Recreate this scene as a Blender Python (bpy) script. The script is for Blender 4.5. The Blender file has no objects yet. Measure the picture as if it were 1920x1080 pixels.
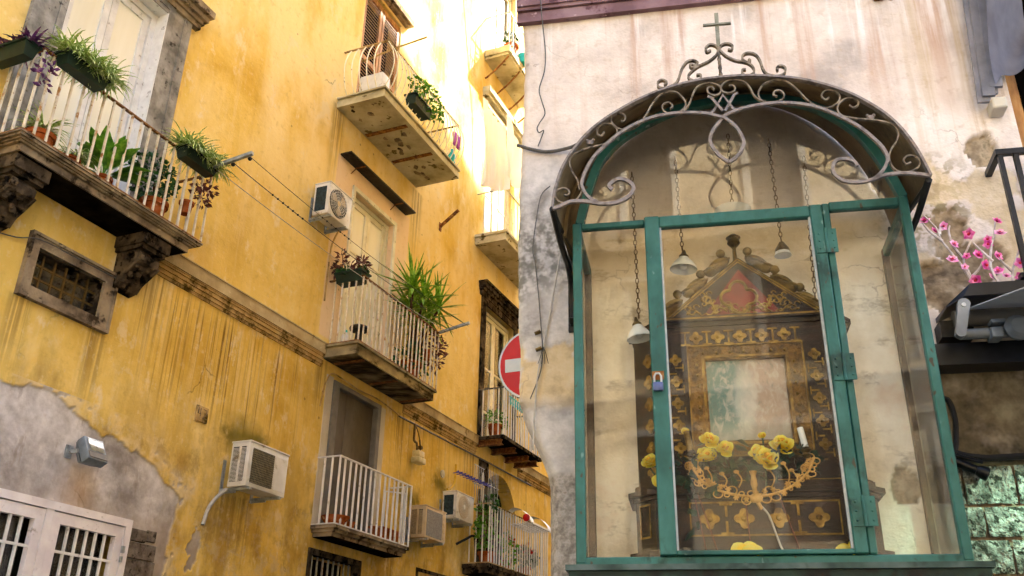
import bpy, bmesh, math, random
import numpy as np
from mathutils import Vector, Matrix
R_ = math.radians
random.seed(7)
sc = bpy.context.scene
COL = sc.collection

# ------------------------------------------------------------------ camera, sky, sun, exposure
cam_d = bpy.data.cameras.new('camera')
cam = bpy.data.objects.new('camera', cam_d); COL.objects.link(cam)
cam_d.sensor_width = 36.0; cam_d.lens = 32.47; cam_d.clip_start = 0.05; cam_d.clip_end = 500
PITCH, ROLL = R_(24.565), R_(1.1202)
cam.matrix_world = Matrix.Translation((0, 0, 1.6)) @ Matrix.Rotation(R_(90) + PITCH, 4, 'X') @ Matrix.Rotation(ROLL, 4, 'Z')
sc.camera = cam

SUN_AZ, SUN_EL = R_(62), R_(50)            # azimuth clockwise from +Y
w = bpy.data.worlds.new('World'); sc.world = w; w.use_nodes = True
nt = w.node_tree; nt.nodes.clear()
sky = nt.nodes.new('ShaderNodeTexSky'); sky.sky_type = 'NISHITA'; sky.sun_disc = False
sky.sun_elevation = SUN_EL; sky.sun_rotation = SUN_AZ
sky.air_density = 1.0; sky.dust_density = 2.5; sky.ozone_density = 1.0
bg = nt.nodes.new('ShaderNodeBackground'); bg.inputs[1].default_value = 0.15
wo = nt.nodes.new('ShaderNodeOutputWorld')
nt.links.new(sky.outputs[0], bg.inputs[0]); nt.links.new(bg.outputs[0], wo.inputs[0])
sd = bpy.data.lights.new('sun', 'SUN'); sd.energy = 4.6; sd.angle = R_(0.53); sd.color = (1.0, 0.95, 0.86)
sun = bpy.data.objects.new('sun', sd); COL.objects.link(sun)
to_sun = Vector((math.sin(SUN_AZ) * math.cos(SUN_EL), math.cos(SUN_AZ) * math.cos(SUN_EL), math.sin(SUN_EL)))
sun.rotation_euler = to_sun.to_track_quat('Z', 'Y').to_euler()
sc.view_settings.view_transform = 'Standard'; sc.view_settings.look = 'None'
sc.view_settings.gamma = 1.0; sc.view_settings.use_curve_mapping = False
sc.view_settings.exposure = 2.95
try:
    sc.cycles.max_bounces = 7; sc.cycles.diffuse_bounces = 3; sc.cycles.glossy_bounces = 3; sc.cycles.use_adaptive_sampling = True; sc.cycles.adaptive_threshold = 0.05; sc.cycles.transparent_max_bounces = 16
    sc.cycles.use_denoising = True; sc.cycles.use_light_tree = False
except Exception: pass

# ------------------------------------------------------------------ frames of the two street walls (x along wall, -y out to the street, z up)
D, W = 6.5, 3.6
dL = Vector((0.39767572, 0.91752603, 0)); nL = Vector((0.91752603, -0.39767572, 0))
dR = Vector((0.98137126, -0.19212091, 0)); nR = Vector((-0.19212091, -0.98137126, 0))
FR = {'L': (-nL * D, math.atan2(dL.y, dL.x)), 'R': (-nR * W, math.atan2(dR.y, dR.x)), 'W': (Vector((0, 0, 0)), 0.0)}
BASE = {}

def place(o, fr, base):
    org, a = FR[fr]
    o.rotation_euler = (0, 0, a)
    o.location = org + Matrix.Rotation(a, 3, 'Z') @ Vector(base)
    BASE[o.name] = Vector(base)

def tag(o, label=None, cat=None, group=None, kind=None):
    if label: o['label'] = label
    if cat: o['category'] = cat
    if group: o['group'] = group
    if kind: o['kind'] = kind
    return o

def thing(name, label, cat, fr='L', base=(0, 0, 0), group=None):
    o = bpy.data.objects.new(name, None); COL.objects.link(o); o.empty_display_size = 0.1
    place(o, fr, base); return tag(o, label, cat, group)

class MB:
    def __init__(s): s.v = []; s.f = []
    def add(s, vs, fs):
        n = len(s.v); s.v += [tuple(p) for p in vs]; s.f += [tuple(i + n for i in q) for q in fs]; return s
    def box(s, x0, x1, y0, y1, z0, z1):
        if x0 > x1: x0, x1 = x1, x0
        if y0 > y1: y0, y1 = y1, y0
        if z0 > z1: z0, z1 = z1, z0
        return s.add([(x0,y0,z0),(x1,y0,z0),(x1,y1,z0),(x0,y1,z0),(x0,y0,z1),(x1,y0,z1),(x1,y1,z1),(x0,y1,z1)],
                     [(0,3,2,1),(4,5,6,7),(0,1,5,4),(1,2,6,5),(2,3,7,6),(3,0,4,7)])
    def rbox(s, x0, x1, y0, y1, z0, z1, r=0.01, seg=2):
        bm = bmesh.new(); bmesh.ops.create_cube(bm, size=1)
        for v in bm.verts: v.co = Vector(((x0+x1)/2 + v.co.x*abs(x1-x0), (y0+y1)/2 + v.co.y*abs(y1-y0), (z0+z1)/2 + v.co.z*abs(z1-z0)))
        bmesh.ops.bevel(bm, geom=bm.edges[:], offset=r, segments=seg, profile=0.5, affect='EDGES')
        bm.verts.index_update()
        s.add([v.co for v in bm.verts], [[v.index for v in f.verts] for f in bm.faces]); bm.free(); return s
    def bar(s, p, q, a=0.02, b=None, up=(0, 0, 1)):
        b = a if b is None else b
        p, q = Vector(p), Vector(q); t = (q - p).normalized(); u = Vector(up)
        if abs(t.dot(u)) > 0.98: u = Vector((0, 1, 0))
        x = t.cross(u).normalized() * a / 2; y = x.cross(t).normalized() * b / 2
        return s.add([p-x-y, p+x-y, p+x+y, p-x+y, q-x-y, q+x-y, q+x+y, q-x+y],
                     [(0,3,2,1),(4,5,6,7),(0,1,5,4),(1,2,6,5),(2,3,7,6),(3,0,4,7)])
    def tube(s, pts, r=0.01, n=6, caps=True, closed=False, flat=None):
        pts = [Vector(p) for p in pts]; m = len(pts)
        rs = r if isinstance(r, (list, tuple)) else [r] * m
        t0 = (pts[1] - pts[0]).normalized(); u = Vector((0, 0, 1)) if abs(t0.z) < 0.9 else Vector((0, 1, 0))
        x = t0.cross(u).normalized(); base = len(s.v)
        for i, p in enumerate(pts):
            if closed: t = (pts[(i+1) % m] - pts[i-1]).normalized()
            else: t = (pts[min(i+1, m-1)] - pts[max(i-1, 0)])
            t = t.normalized() if t.length > 1e-9 else t0
            x = (x - t * x.dot(t)); x = x.normalized() if x.length > 1e-6 else t.orthogonal().normalized(); y = t.cross(x)
            for k in range(n):
                a = 2 * math.pi * k / n; s.v.append(tuple(p + x * math.cos(a) * rs[i] + y * math.sin(a) * rs[i]))
        for i in range(m if closed else m - 1):
            j = (i + 1) % m
            for k in range(n):
                s.f.append((base+i*n+k, base+i*n+(k+1) % n, base+j*n+(k+1) % n, base+j*n+k))
        if caps and not closed:
            s.f.append(tuple(base + k for k in reversed(range(n)))); s.f.append(tuple(base + (m-1)*n + k for k in range(n)))
        return s
    def band(s, pts, tx, ty, wy0, wy1):
        """flat iron bar following pts (x,z) in the wall plane: thickness tx across, from y=wy0 to wy1"""
        P = [Vector((p[0], p[1])) for p in pts]; m = len(P); base = len(s.v)
        for i, p in enumerate(P):
            t = (P[min(i+1, m-1)] - P[max(i-1, 0)]).normalized(); nn = Vector((-t.y, t.x)) * tx / 2
            for y in (wy0, wy1):
                s.v.append((p.x + nn.x, y, p.y + nn.y)); s.v.append((p.x - nn.x, y, p.y - nn.y))
        for i in range(m - 1):
            a, b = base + 4*i, base + 4*(i+1)
            s.f += [(a, b, b+1, a+1), (a+2, a+3, b+3, b+2), (a, a+2, b+2, b), (a+1, b+1, b+3, a+3)]
        a = base; s.f.append((a, a+1, a+3, a+2)); a = base + 4*(m-1); s.f.append((a, a+2, a+3, a+1))
        return s
    def lathe(s, prof, c=(0, 0, 0), n=16, M=None, caps=True):
        base = len(s.v); c = Vector(c)
        for r, z in prof:
            for k in range(n):
                a = 2*math.pi*k/n; p = Vector((r*math.cos(a), r*math.sin(a), z))
                if M: p = M @ p
                s.v.append(tuple(c + p))
        for i in range(len(prof)-1):
            for k in range(n):
                s.f.append((base+i*n+k, base+i*n+(k+1) % n, base+(i+1)*n+(k+1) % n, base+(i+1)*n+k))
        if caps:
            s.f.append(tuple(base+k for k in reversed(range(n)))); s.f.append(tuple(base+(len(prof)-1)*n+k for k in range(n)))
        return s
    def prism(s, poly, y0, y1):
        """polygon in (x,z) extruded from y0 to y1"""
        n = len(poly); vs = [(x, y0, z) for x, z in poly] + [(x, y1, z) for x, z in poly]
        return s.add(vs, [tuple(range(n)), tuple(reversed(range(n, 2*n)))] + [(i, i+n, (i+1) % n + n, (i+1) % n) for i in range(n)])
    def xprism(s, poly, x0, x1):
        """polygon in (y,z) extruded along x"""
        n = len(poly); vs = [(x0, y, z) for y, z in poly] + [(x1, y, z) for y, z in poly]
        return s.add(vs, [tuple(range(n)), tuple(reversed(range(n, 2*n)))] + [(i, i+n, (i+1) % n + n, (i+1) % n) for i in range(n)])
    def ball(s, c, r, n=10, m=7, sc_=(1, 1, 1), M=None):
        prof = [(max(1e-4, math.sin(math.pi*i/(m-1))), -math.cos(math.pi*i/(m-1))) for i in range(m)]
        S = Matrix.Diagonal(Vector(sc_)) * 1.0
        A = (M @ S if M else S) * r
        return s.lathe(prof, c, n, A, caps=True)
    def xform(s, M):
        s.v = [tuple(M @ Vector(p)) for p in s.v]; return s
    def mesh(s, name, mat, base=(0, 0, 0), smooth=False):
        me = bpy.data.meshes.new(name); b = Vector(base)
        me.from_pydata([(p[0]-b[0], p[1]-b[1], p[2]-b[2]) for p in s.v], [], s.f)
        bm = bmesh.new(); bm.from_mesh(me); bmesh.ops.recalc_face_normals(bm, faces=bm.faces); bm.to_mesh(me); bm.free()
        if mat: me.materials.append(mat)
        if smooth:
            me.polygons.foreach_set('use_smooth', [True] * len(me.polygons))
            try: me.set_sharp_from_angle(angle=R_(38))
            except Exception: pass
        return me

def part(name, mb, mat, parent, smooth=False, label=None, kind=None):
    b = BASE[parent.name]; o = bpy.data.objects.new(name, mb.mesh(name, mat, b, smooth)); COL.objects.link(o)
    o.parent = parent; BASE[o.name] = b
    if label: o['label'] = label
    if kind: o['kind'] = kind
    return o

def single(name, label, cat, mb, mat, fr, base, smooth=False, group=None, kind=None):
    o = bpy.data.objects.new(name, mb.mesh(name, mat, base, smooth)); COL.objects.link(o); place(o, fr, base)
    return tag(o, label, cat, group, kind)

def inst(name, me, parent, loc=(0, 0, 0), M=None):
    """copy of a shared piece as a part; loc in wall coordinates"""
    o = bpy.data.objects.new(name, me); COL.objects.link(o); o.parent = parent
    T = Matrix.Translation(Vector(loc) - BASE[parent.name]); o.matrix_local = T @ M if M else T
    BASE[o.name] = BASE[parent.name]; return o

def crom(pts, k=5):
    P = [Vector(p) for p in pts]; out = []
    for i in range(len(P)-1):
        a, b, c, d = P[max(i-1, 0)], P[i], P[i+1], P[min(i+2, len(P)-1)]
        for j in range(k):
            t = j/k; out.append(0.5*((2*b) + (c-a)*t + (2*a-5*b+4*c-d)*t*t + (3*b-a-3*c+d)*t**3))
    out.append(P[-1]); return out

# ------------------------------------------------------------------ procedural materials
def hx(h):
    h = h.lstrip('#'); r = [int(h[i:i+2], 16)/255 for i in (0, 2, 4)]
    return tuple(x/12.92 if x <= .04045 else ((x+.055)/1.055)**2.4 for x in r) + (1,)
def c4(c): return hx(c) if isinstance(c, str) else (tuple(c) + (1,) if len(c) == 3 else tuple(c))

class G:
    def __init__(s, name):
        s.m = bpy.data.materials.new(name); s.m.use_nodes = True; s.t = s.m.node_tree; s.t.nodes.clear()
        s.out = s.n('ShaderNodeOutputMaterial'); s.b = s.n('ShaderNodeBsdfPrincipled'); s.l(s.b.outputs[0], s.out.inputs[0])
        s.geo = s.n('ShaderNodeNewGeometry'); s.tc = s.n('ShaderNodeTexCoord'); s.pos = s.geo.outputs['Position']; s.obj = s.tc.outputs['Object']
    def n(s, t): return s.t.nodes.new(t)
    def l(s, a, b): s.t.links.new(a, b)
    def inp(s, sock, v):
        if hasattr(v, 'is_linked') or hasattr(v, 'links'): s.l(v, sock)
        else:
            try: sock.default_value = v
            except Exception: sock.default_value = c4(v)
    def math(s, op, a, b=0.0, c=0.0, clamp=False):
        n = s.n('ShaderNodeMath'); n.operation = op; n.use_clamp = clamp
        s.inp(n.inputs[0], a); s.inp(n.inputs[1], b); s.inp(n.inputs[2], c); return n.outputs[0]
    def mul(s, *a):
        r = a[0]
        for b in a[1:]: r = s.math('MULTIPLY', r, b)
        return r
    def xyz(s, v):
        n = s.n('ShaderNodeSeparateXYZ'); s.l(v, n.inputs[0]); return n.outputs
    def mapv(s, v, scale=(1, 1, 1), loc=(0, 0, 0), rot=(0, 0, 0)):
        n = s.n('ShaderNodeMapping'); s.l(v, n.inputs[0]); n.inputs['Scale'].default_value = scale; n.inputs['Location'].default_value = loc
        n.inputs['Rotation'].default_value = rot; return n.outputs[0]
    def noise(s, v, scale=5, detail=6, rough=.6, dist=0.0):
        n = s.n('ShaderNodeTexNoise'); s.l(v, n.inputs['Vector']); n.inputs['Scale'].default_value = scale
        detail = min(detail, 6 if scale < 1.2 else 5 if scale < 4 else 4 if scale < 12 else 2.5 if scale < 40 else 1)
        n.inputs['Detail'].default_value = detail; n.inputs['Roughness'].default_value = rough; n.inputs['Distortion'].default_value = dist
        return n.outputs['Fac']
    def voro(s, v, scale=5, feat='F1', out='Distance'):
        n = s.n('ShaderNodeTexVoronoi'); n.feature = feat; s.l(v, n.inputs['Vector']); n.inputs['Scale'].default_value = scale; return n.outputs[out]
    def sm(s, x, a, b, lo=0.0, hi=1.0):
        n = s.n('ShaderNodeMapRange'); n.interpolation_type = 'SMOOTHSTEP' if a < b else 'SMOOTHSTEP'
        s.inp(n.inputs[0], x)
        if a < b: vals = (a, b, lo, hi)
        else: vals = (b, a, hi, lo)
        for i, q in enumerate(vals): n.inputs[1+i].default_value = q
        return n.outputs[0]
    def ramp(s, f, stops):
        n = s.n('ShaderNodeValToRGB'); s.l(f, n.inputs[0]); e = n.color_ramp.elements
        while len(e) < len(stops): e.new(0.5)
        for el, (p, c) in zip(e, stops): el.position = p; el.color = c4(c)
        return n.outputs[0]
    def mix(s, f, a, b, blend='MIX'):
        n = s.n('ShaderNodeMix'); n.data_type = 'RGBA'; n.blend_type = blend
        s.inp(n.inputs[0], f)
        for sock, v in ((n.inputs[6], a), (n.inputs[7], b)):
            if hasattr(v, 'links'): s.l(v, sock)
            else: sock.default_value = c4(v)
        return n.outputs[2]
    def box(s, X, Z, x0, x1, z0, z1, soft=.1):
        return s.mul(s.sm(X, x0-soft, x0+soft), s.sm(X, x1+soft, x1-soft), s.sm(Z, z0-soft, z0+soft), s.sm(Z, z1+soft, z1-soft))
    def bump(s, h, strength=.3, dist=.01, prev=None):
        n = s.n('ShaderNodeBump'); n.inputs['Strength'].default_value = strength; n.inputs['Distance'].default_value = dist
        s.l(h, n.inputs['Height'])
        if prev: s.l(prev, n.inputs['Normal'])
        return n.outputs[0]
    def fin(s, col, rough=.8, metal=0.0, normal=None, spec=.3):
        if rough >= .8 and metal == 0:
            s.t.nodes.remove(s.b); d = s.n('ShaderNodeBsdfDiffuse'); s.l(d.outputs[0], s.out.inputs[0]); s.inp(d.inputs[0], col if hasattr(col, 'links') else c4(col))
            if normal: s.l(normal, d.inputs['Normal'])
            return s.m
        s.inp(s.b.inputs['Base Color'], col if hasattr(col, 'links') else c4(col)); s.inp(s.b.inputs['Roughness'], rough); s.b.inputs['Metallic'].default_value = metal
        s.b.inputs['Specular IOR Level'].default_value = spec
        if normal: s.l(normal, s.b.inputs['Normal'])
        return s.m

def M(name, stops, scale=6, rough=.75, metal=0, bump=.25, bscale=60, bdist=.004, stretch=(1, 1, 1), detail=7, spec=.3, dirt=None, dscale=9, dth=(.55, .7)):
    """mottled material: noise through a colour ramp, fine bump, optional second blotch colour (rust, chips, lichen)"""
    g = G(name); v = g.mapv(g.pos, stretch)
    k = len(stops); lo, hi = .34, .66
    st = [(lo + (hi-lo)*i/max(1, k-1), c) for i, c in enumerate(stops)] if k > 1 else [(0, stops[0]), (1, stops[0])]
    col = g.ramp(g.noise(v, scale, detail), st)
    if dirt:
        for dc, ds, th in ([(dirt, dscale, dth)] if isinstance(dirt, (str, tuple)) and not isinstance(dirt[0], (list, tuple)) else dirt):
            col = g.mix(g.sm(g.noise(g.mapv(v, (1, 1, 1), (3.1, 1.7, 9.2)), ds, 8, .65), th[0], th[1]), col, c4(dc))
    return g.fin(col, rough, metal, g.bump(g.noise(v, bscale, 6, .7), bump, bdist) if bump else None, spec)

def mat_plaster_left():
    g = G('ochre_plaster'); o = g.obj; X, Y, Z = g.xyz(o)
    wob = g.noise(o, 1.6, 8, .62); w2 = g.noise(o, 5.5, 8, .65)
    col = g.ramp(g.noise(o, 0.9, 9, .62, .4), [(.33, (.62, .385, .065)), (.47, (.73, .495, .115)), (.58, (.79, .56, .16)), (.70, (.83, .64, .25))])
    # vertical brushed and washed streaks
    st = g.noise(g.mapv(o, (5, 1, .45)), 1.5, 8, .62)
    col = g.mix(g.mul(g.sm(st, .50, .68), .32), col, (.80, .63, .32))
    col = g.mix(g.mul(g.sm(st, .47, .30), .25), col, (.50, .30, .07))
    # paler upper storeys
    up = g.mul(g.sm(Z, 5.6, 9.0), g.sm(g.noise(g.mapv(o, (1.1, 1, .55)), 1.0, 8, .6), .36, .60))
    col = g.mix(g.mul(up, .8), col, (.88, .71, .37))
    # pale blotches where a limewash is left
    pl = g.mul(g.sm(g.noise(g.mapv(o, (1.3, 1, .8)), 2.2, 10, .7), .56, .64), .6)
    col = g.mix(pl, col, (.80, .67, .42))
    # pale render round the upper door
    pan = g.box(g.math('ADD', X, g.mul(g.math('SUBTRACT', wob, .5), .12)), Z, 8.93, 10.95, 5.85, 8.52, .02)
    col = g.mix(g.mul(pan, .78), col, (.80, .60, .41))
    pan2 = g.box(g.math('ADD', X, g.mul(g.math('SUBTRACT', wob, .5), .5)), Z, 6.0, 6.9, 5.75, 6.2, .12)
    col = g.mix(g.mul(pan2, .35), col, (.45, .25, .05))
    # soot drips under the string course
    dr = g.noise(g.mapv(o, (26, 1, .42)), 1.0, 6, .55); dr2 = g.noise(g.mapv(o, (9, 1, .3)), 1.0, 5, .5)
    dm = g.mul(g.sm(Z, 3.95, 4.7), g.sm(Z, 5.55, 5.2), g.sm(X, 5.9, 6.6), g.sm(X, 9.3, 7.9))
    dm2 = g.mul(g.sm(Z, 3.4, 5.3), g.sm(Z, 5.6, 5.4), g.sm(X, 10.5, 11.2))
    col = g.mix(g.mul(g.math('MAXIMUM', dm, g.mul(dm2, .45)), g.sm(dr, .47, .66), g.sm(dr2, .36, .58), .92), col, (.115, .055, .014))
    col = g.mix(g.mul(dm, g.sm(g.noise(g.mapv(o, (18, 1, .5), (4, 0, 2)), 1.0, 6, .6), .56, .68), .55), col, (.82, .66, .34))
    # run-off below slab ends, sills and units; pits and fine mottling
    for (x0, x1, zt, L) in ((6.02, 6.34, 5.44, 1.1), (4.72, 4.90, 4.63, .8), (5.55, 5.72, 4.63, .9), (7.55, 8.10, 3.58, .9), (8.98, 9.16, 5.55, 1.0), (10.98, 11.2, 5.42, 1.0), (10.95, 11.15, 3.5, .9), (8.72, 8.95, 9.2, 1.6), (11.0, 11.25, 9.1, 1.6), (13.2, 13.55, 5.5, 1.4)):
        k = g.mul(g.sm(X, x0-.08, x0+.05), g.sm(X, x1+.08, x1-.05), g.sm(Z, zt-L, zt-.1), g.sm(Z, zt+.03, zt-.01)); col = g.mix(g.mul(k, g.sm(dr, .38, .58), .62), col, (.20, .115, .035))
    mo = g.noise(o, 9, 5, .7); col = g.mix(g.mul(g.sm(mo, .54, .70), .30), col, (.84, .70, .44)); col = g.mix(g.mul(g.sm(mo, .46, .30), .30), col, (.44, .27, .07))
    pit = g.mul(g.sm(g.voro(o, 3.6), .075, .05), g.sm(g.noise(o, 1.1, 3), .50, .56)); col = g.mix(g.mul(pit, .6), col, (.20, .12, .05))
    # damp, dirtier lower storey
    low = g.mul(g.sm(Z, 5.4, 3.0), g.sm(g.noise(g.mapv(o, (1.5, 1, .8)), 1.7, 9, .65), .42, .62))
    col = g.mix(g.mul(low, .62), col, (.36, .215, .045))
    lows = g.mul(g.sm(Z, 4.0, 3.0), g.sm(g.noise(o, 4.5, 10, .7), .5, .62))
    col = g.mix(g.mul(lows, .55), col, (.55, .43, .26)); br = g.mul(g.sm(Z, 4.6, 3.6), g.sm(g.noise(g.mapv(o, (1.2, 1, .9), (5, 0, 3)), 2.6, 9, .68), .50, .66)); col = g.mix(g.mul(br, .6), col, (.27, .165, .05)); sp = g.mul(g.sm(Z, 5.5, 4.4), g.sm(g.noise(g.mapv(o, (1, 1, .7), (8, 0, 1)), 5.0, 9, .7), .58, .66)); col = g.mix(g.mul(sp, .55), col, (.72, .57, .30))
    for (x0, x1, z0, z1) in ((7.45, 8.15, 4.08, 4.34), (11.15, 11.75, 4.16, 4.44), (12.2, 12.6, 4.6, 4.85)):
        al = g.box(g.math('ADD', X, g.mul(g.math('SUBTRACT', w2, .5), .7)), g.math('ADD', Z, g.mul(g.math('SUBTRACT', wob, .5), .4)), x0, x1, z0, z1, .14)
        col = g.mix(g.mul(al, .85), col, (.10, .085, .012))
    # patched cement around the barred window (its edge is modelled; the attribute says where the render is gone)
    at = g.n('ShaderNodeAttribute'); at.attribute_name = 'cement'; cx, cy, cz = g.xyz(at.outputs['Vector'])
    cc = g.ramp(g.noise(o, 2.0, 10, .68), [(.34, (.27, .24, .22)), (.48, (.46, .42, .395)), (.62, (.68, .64, .62)), (.72, (.54, .45, .37))])
    cc = g.mix(g.mul(g.sm(Z, 3.35, 2.9), .55), cc, (.30, .22, .15)); cc = g.mix(g.mul(g.sm(g.noise(g.mapv(o, (2, 1, .6)), 3.2, 6, .65), .55, .68), .5), cc, (.24, .18, .13))
    cc = g.mix(g.mul(g.box(X, Z, 5.62, 5.95, 3.05, 3.45, .15), .5), cc, (.42, .25, .12))
    col = g.mix(g.mul(cy, .75), col, (.72, .58, .34)); col = g.mix(cx, col, cc)
    # hairline cracks
    vv = g.n('ShaderNodeVectorMath'); vv.operation = 'ADD'; g.l(o, vv.inputs[0])
    nn = g.n('ShaderNodeTexNoise'); nn.inputs['Scale'].default_value = 3.0; nn.inputs['Detail'].default_value = 6; g.l(o, nn.inputs['Vector'])
    sc3 = g.n('ShaderNodeVectorMath'); sc3.operation = 'SCALE'; g.l(nn.outputs['Color'], sc3.inputs[0]); sc3.inputs['Scale'].default_value = .5
    g.l(sc3.outputs[0], vv.inputs[1])
    cr = g.sm(g.voro(vv.outputs[0], .55, 'DISTANCE_TO_EDGE'), .006, .001); cm = g.mul(cr, g.sm(g.noise(o, .8, 3), .56, .66))
    col = g.mix(g.mul(cm, .6), col, (.12, .07, .02))
    h = g.noise(o, 11, 5, .72)
    return g.fin(col, .88, 0, g.bump(h, .55, .012), .2)

def mat_plaster_right():
    g = G('pale_plaster'); o = g.obj; X, Y, Z = g.xyz(o)
    at = g.n('ShaderNodeAttribute'); at.attribute_name = 'peel'; pr, pg, pb = g.xyz(at.outputs['Vector'])
    wob = g.noise(o, 3.0, 8, .62)
    col = g.ramp(g.noise(o, 2.2, 10, .66), [(.33, (.40, .34, .30)), (.44, (.58, .49, .425)), (.55, (.69, .595, .52)), (.68, (.77, .69, .63))])
    fine = g.noise(o, 17, 10, .7)
    col = g.mix(g.mul(g.sm(fine, .55, .68), .35), col, (.46, .35, .25))
    # run-off below the moulding
    st = g.noise(g.mapv(o, (7, 1, .32)), 1.0, 7, .6); st2 = g.noise(g.mapv(o, (4.5, 1, .35), (2, 0, 5)), 1.0, 6, .55)
    top = g.sm(Z, 3.8, 4.5)
    col = g.mix(g.mul(top, g.sm(st, .50, .64), .75), col, (.46, .28, .19))
    col = g.mix(g.mul(top, g.sm(st2, .55, .68), .8), col, (.36, .19, .12))
    col = g.mix(g.mul(g.sm(Z, 4.2, 4.6), g.sm(g.noise(g.mapv(o, (14, 1, .8), (7, 0, 1)), 1.0, 8, .6), .52, .64), .6), col, (.86, .82, .80))
    col = g.mix(g.mul(g.sm(X, .9, 1.25), g.sm(g.noise(g.mapv(o, (10, 1, .4), (1, 0, 3)), 1.0, 6, .6), .48, .6), .6), col, (.45, .31, .15))
    # grey weathered corner strip
    grey = g.mul(g.sm(g.math('ADD', X, g.mul(g.math('SUBTRACT', wob, .5), .25)), -.36, -.46), g.sm(Z, 4.15, 3.75))
    gc = g.ramp(g.noise(o, 6, 10, .7), [(.34, (.27, .26, .25)), (.5, (.46, .44, .42)), (.64, (.62, .59, .56))])
    col = g.mix(g.mul(grey, .85), col, gc)
    soot = g.mul(g.sm(g.math('ADD', X, g.mul(g.math('SUBTRACT', wob, .5), .3)), -.36, -.5), g.box(X, g.math('ADD', Z, g.mul(g.math('SUBTRACT', wob, .5), .6)), -.9, -.3, 3.22, 3.62, .08), g.sm(fine, .36, .60))
    col = g.mix(g.mul(soot, .85), col, (.13, .125, .105))
    # inside the glazed case: yellowed, sheltered plaster
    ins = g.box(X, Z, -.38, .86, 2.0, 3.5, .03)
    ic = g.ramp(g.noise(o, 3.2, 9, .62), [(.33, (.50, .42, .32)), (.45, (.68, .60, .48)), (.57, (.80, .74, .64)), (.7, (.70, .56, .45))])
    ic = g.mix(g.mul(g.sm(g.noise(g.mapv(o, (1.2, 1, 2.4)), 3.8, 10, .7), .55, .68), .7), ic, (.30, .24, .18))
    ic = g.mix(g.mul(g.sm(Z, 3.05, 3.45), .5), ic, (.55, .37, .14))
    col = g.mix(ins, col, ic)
    # lichen and dirt at the right-hand foot of the canopy, dirt and painted-in shade under the beam
    li = g.mul(g.box(g.math('ADD', X, g.mul(g.math('SUBTRACT', wob, .5), .3)), Z, .9, 1.2, 3.35, 3.75, .1), g.sm(fine, .46, .56))
    col = g.mix(g.mul(li, .75), col, (.17, .135, .045))
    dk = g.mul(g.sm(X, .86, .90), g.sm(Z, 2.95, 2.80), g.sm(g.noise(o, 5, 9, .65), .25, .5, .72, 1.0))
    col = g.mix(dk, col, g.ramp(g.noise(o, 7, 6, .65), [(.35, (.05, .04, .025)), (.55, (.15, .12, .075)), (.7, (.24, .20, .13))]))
    # layers that came off
    och = g.ramp(g.noise(o, 8, 8, .65), [(.35, (.42, .31, .17)), (.5, (.60, .46, .26)), (.66, (.66, .54, .36))])
    rub = g.ramp(g.noise(o, 16, 10, .72), [(.32, (.14, .105, .07)), (.48, (.27, .205, .135)), (.62, (.40, .315, .215)), (.74, (.20, .17, .11))])
    sto = g.ramp(g.noise(o, 38, 10, .7), [(.30, (.17, .15, .13)), (.5, (.30, .27, .235)), (.62, (.40, .365, .33)), (.75, (.29, .235, .19))])
    col = g.mix(g.mul(pr, .9), col, och); col = g.mix(pg, col, rub); col = g.mix(pb, col, sto)
    nn = g.n('ShaderNodeTexNoise'); nn.inputs['Scale'].default_value = 7.0; nn.inputs['Detail'].default_value = 7; g.l(o, nn.inputs['Vector'])
    vv = g.n('ShaderNodeVectorMath'); vv.operation = 'MULTIPLY_ADD'; g.l(nn.outputs['Color'], vv.inputs[0]); vv.inputs[1].default_value = (.3, .3, .3); g.l(o, vv.inputs[2])
    cr = g.mul(g.sm(g.voro(vv.outputs[0], 1.7, 'DISTANCE_TO_EDGE'), .009, .001), g.sm(g.noise(o, 1.7, 3), .52, .64))
    col = g.mix(g.mul(cr, .55), col, (.24, .18, .14))
    h = g.noise(o, 30, 5, .75)
    return g.fin(col, .9, 0, g.bump(h, .6, .006), .2)

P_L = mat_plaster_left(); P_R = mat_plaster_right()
STONE = M('weathered_stone', ['#5d5144', '#8d7c66', '#a8977c'], 3, .85, 0, .5, 45, .008, dirt=[('#3a3128', 7, (.52, .66)), ('#c0ae8e', 11, (.62, .72))])
STONE_D = M('sooty_stone', ['#2a241c', '#4b4033', '#6a5b47'], 5, .9, 0, .6, 40, .01, dirt=[('#14110d', 9, (.48, .62))])
BANDM = M('pale_band_plaster', ['#8f7c58', '#b29d74', '#c6b48e'], 2.0, .85, 0, .4, 40, .006, dirt=[('#6a5836', 5, (.58, .72)), ('#d8c9a6', 8, (.62, .72))])
CORN = M('cornice_plaster', ['#a08250', '#bf9f69', '#ccb283'], 2.0, .85, 0, .4, 40, .006, dirt=[('#54441f', 5, (.46, .64))])
SLABW = M('peeling_white_slab', ['#9d9272', '#beb492', '#d2caaf'], 2.2, .85, 0, .4, 35, .006, dirt=[('#6f6240', 5, (.60, .64))])
SLAB2 = M('stained_concrete', ['#665a44', '#928362', '#b5a67c'], 2.0, .9, 0, .5, 35, .008, stretch=(1, 1, 2), dirt=[('#3c3424', 3.2, (.50, .66))])
TUFA = M('grey_tufa_block', ['#4f463d', '#6d6258', '#847a6f'], 9, .9, 0, .9, 30, .012, dirt=[('#332c25', 16, (.54, .68))])
CONC = M('grey_concrete', ['#6c6862', '#8d8880', '#a5a098'], 5, .85, 0, .4, 50, .006, dirt=[('#3c3832', 8, (.55, .68))])
WHITE = M('white_paint', ['#d3d0cc', '#e6e4e0'], 8, .5, 0, .1, 60, .002, dirt=[('#9c958a', 12, (.6, .75))])
WFRAME = M('white_window_paint', ['#d9cfd0', '#efe8e6'], 4, .5, 0, .12, 60, .002, dirt=[('#a79a92', 10, (.6, .72))])
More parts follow.
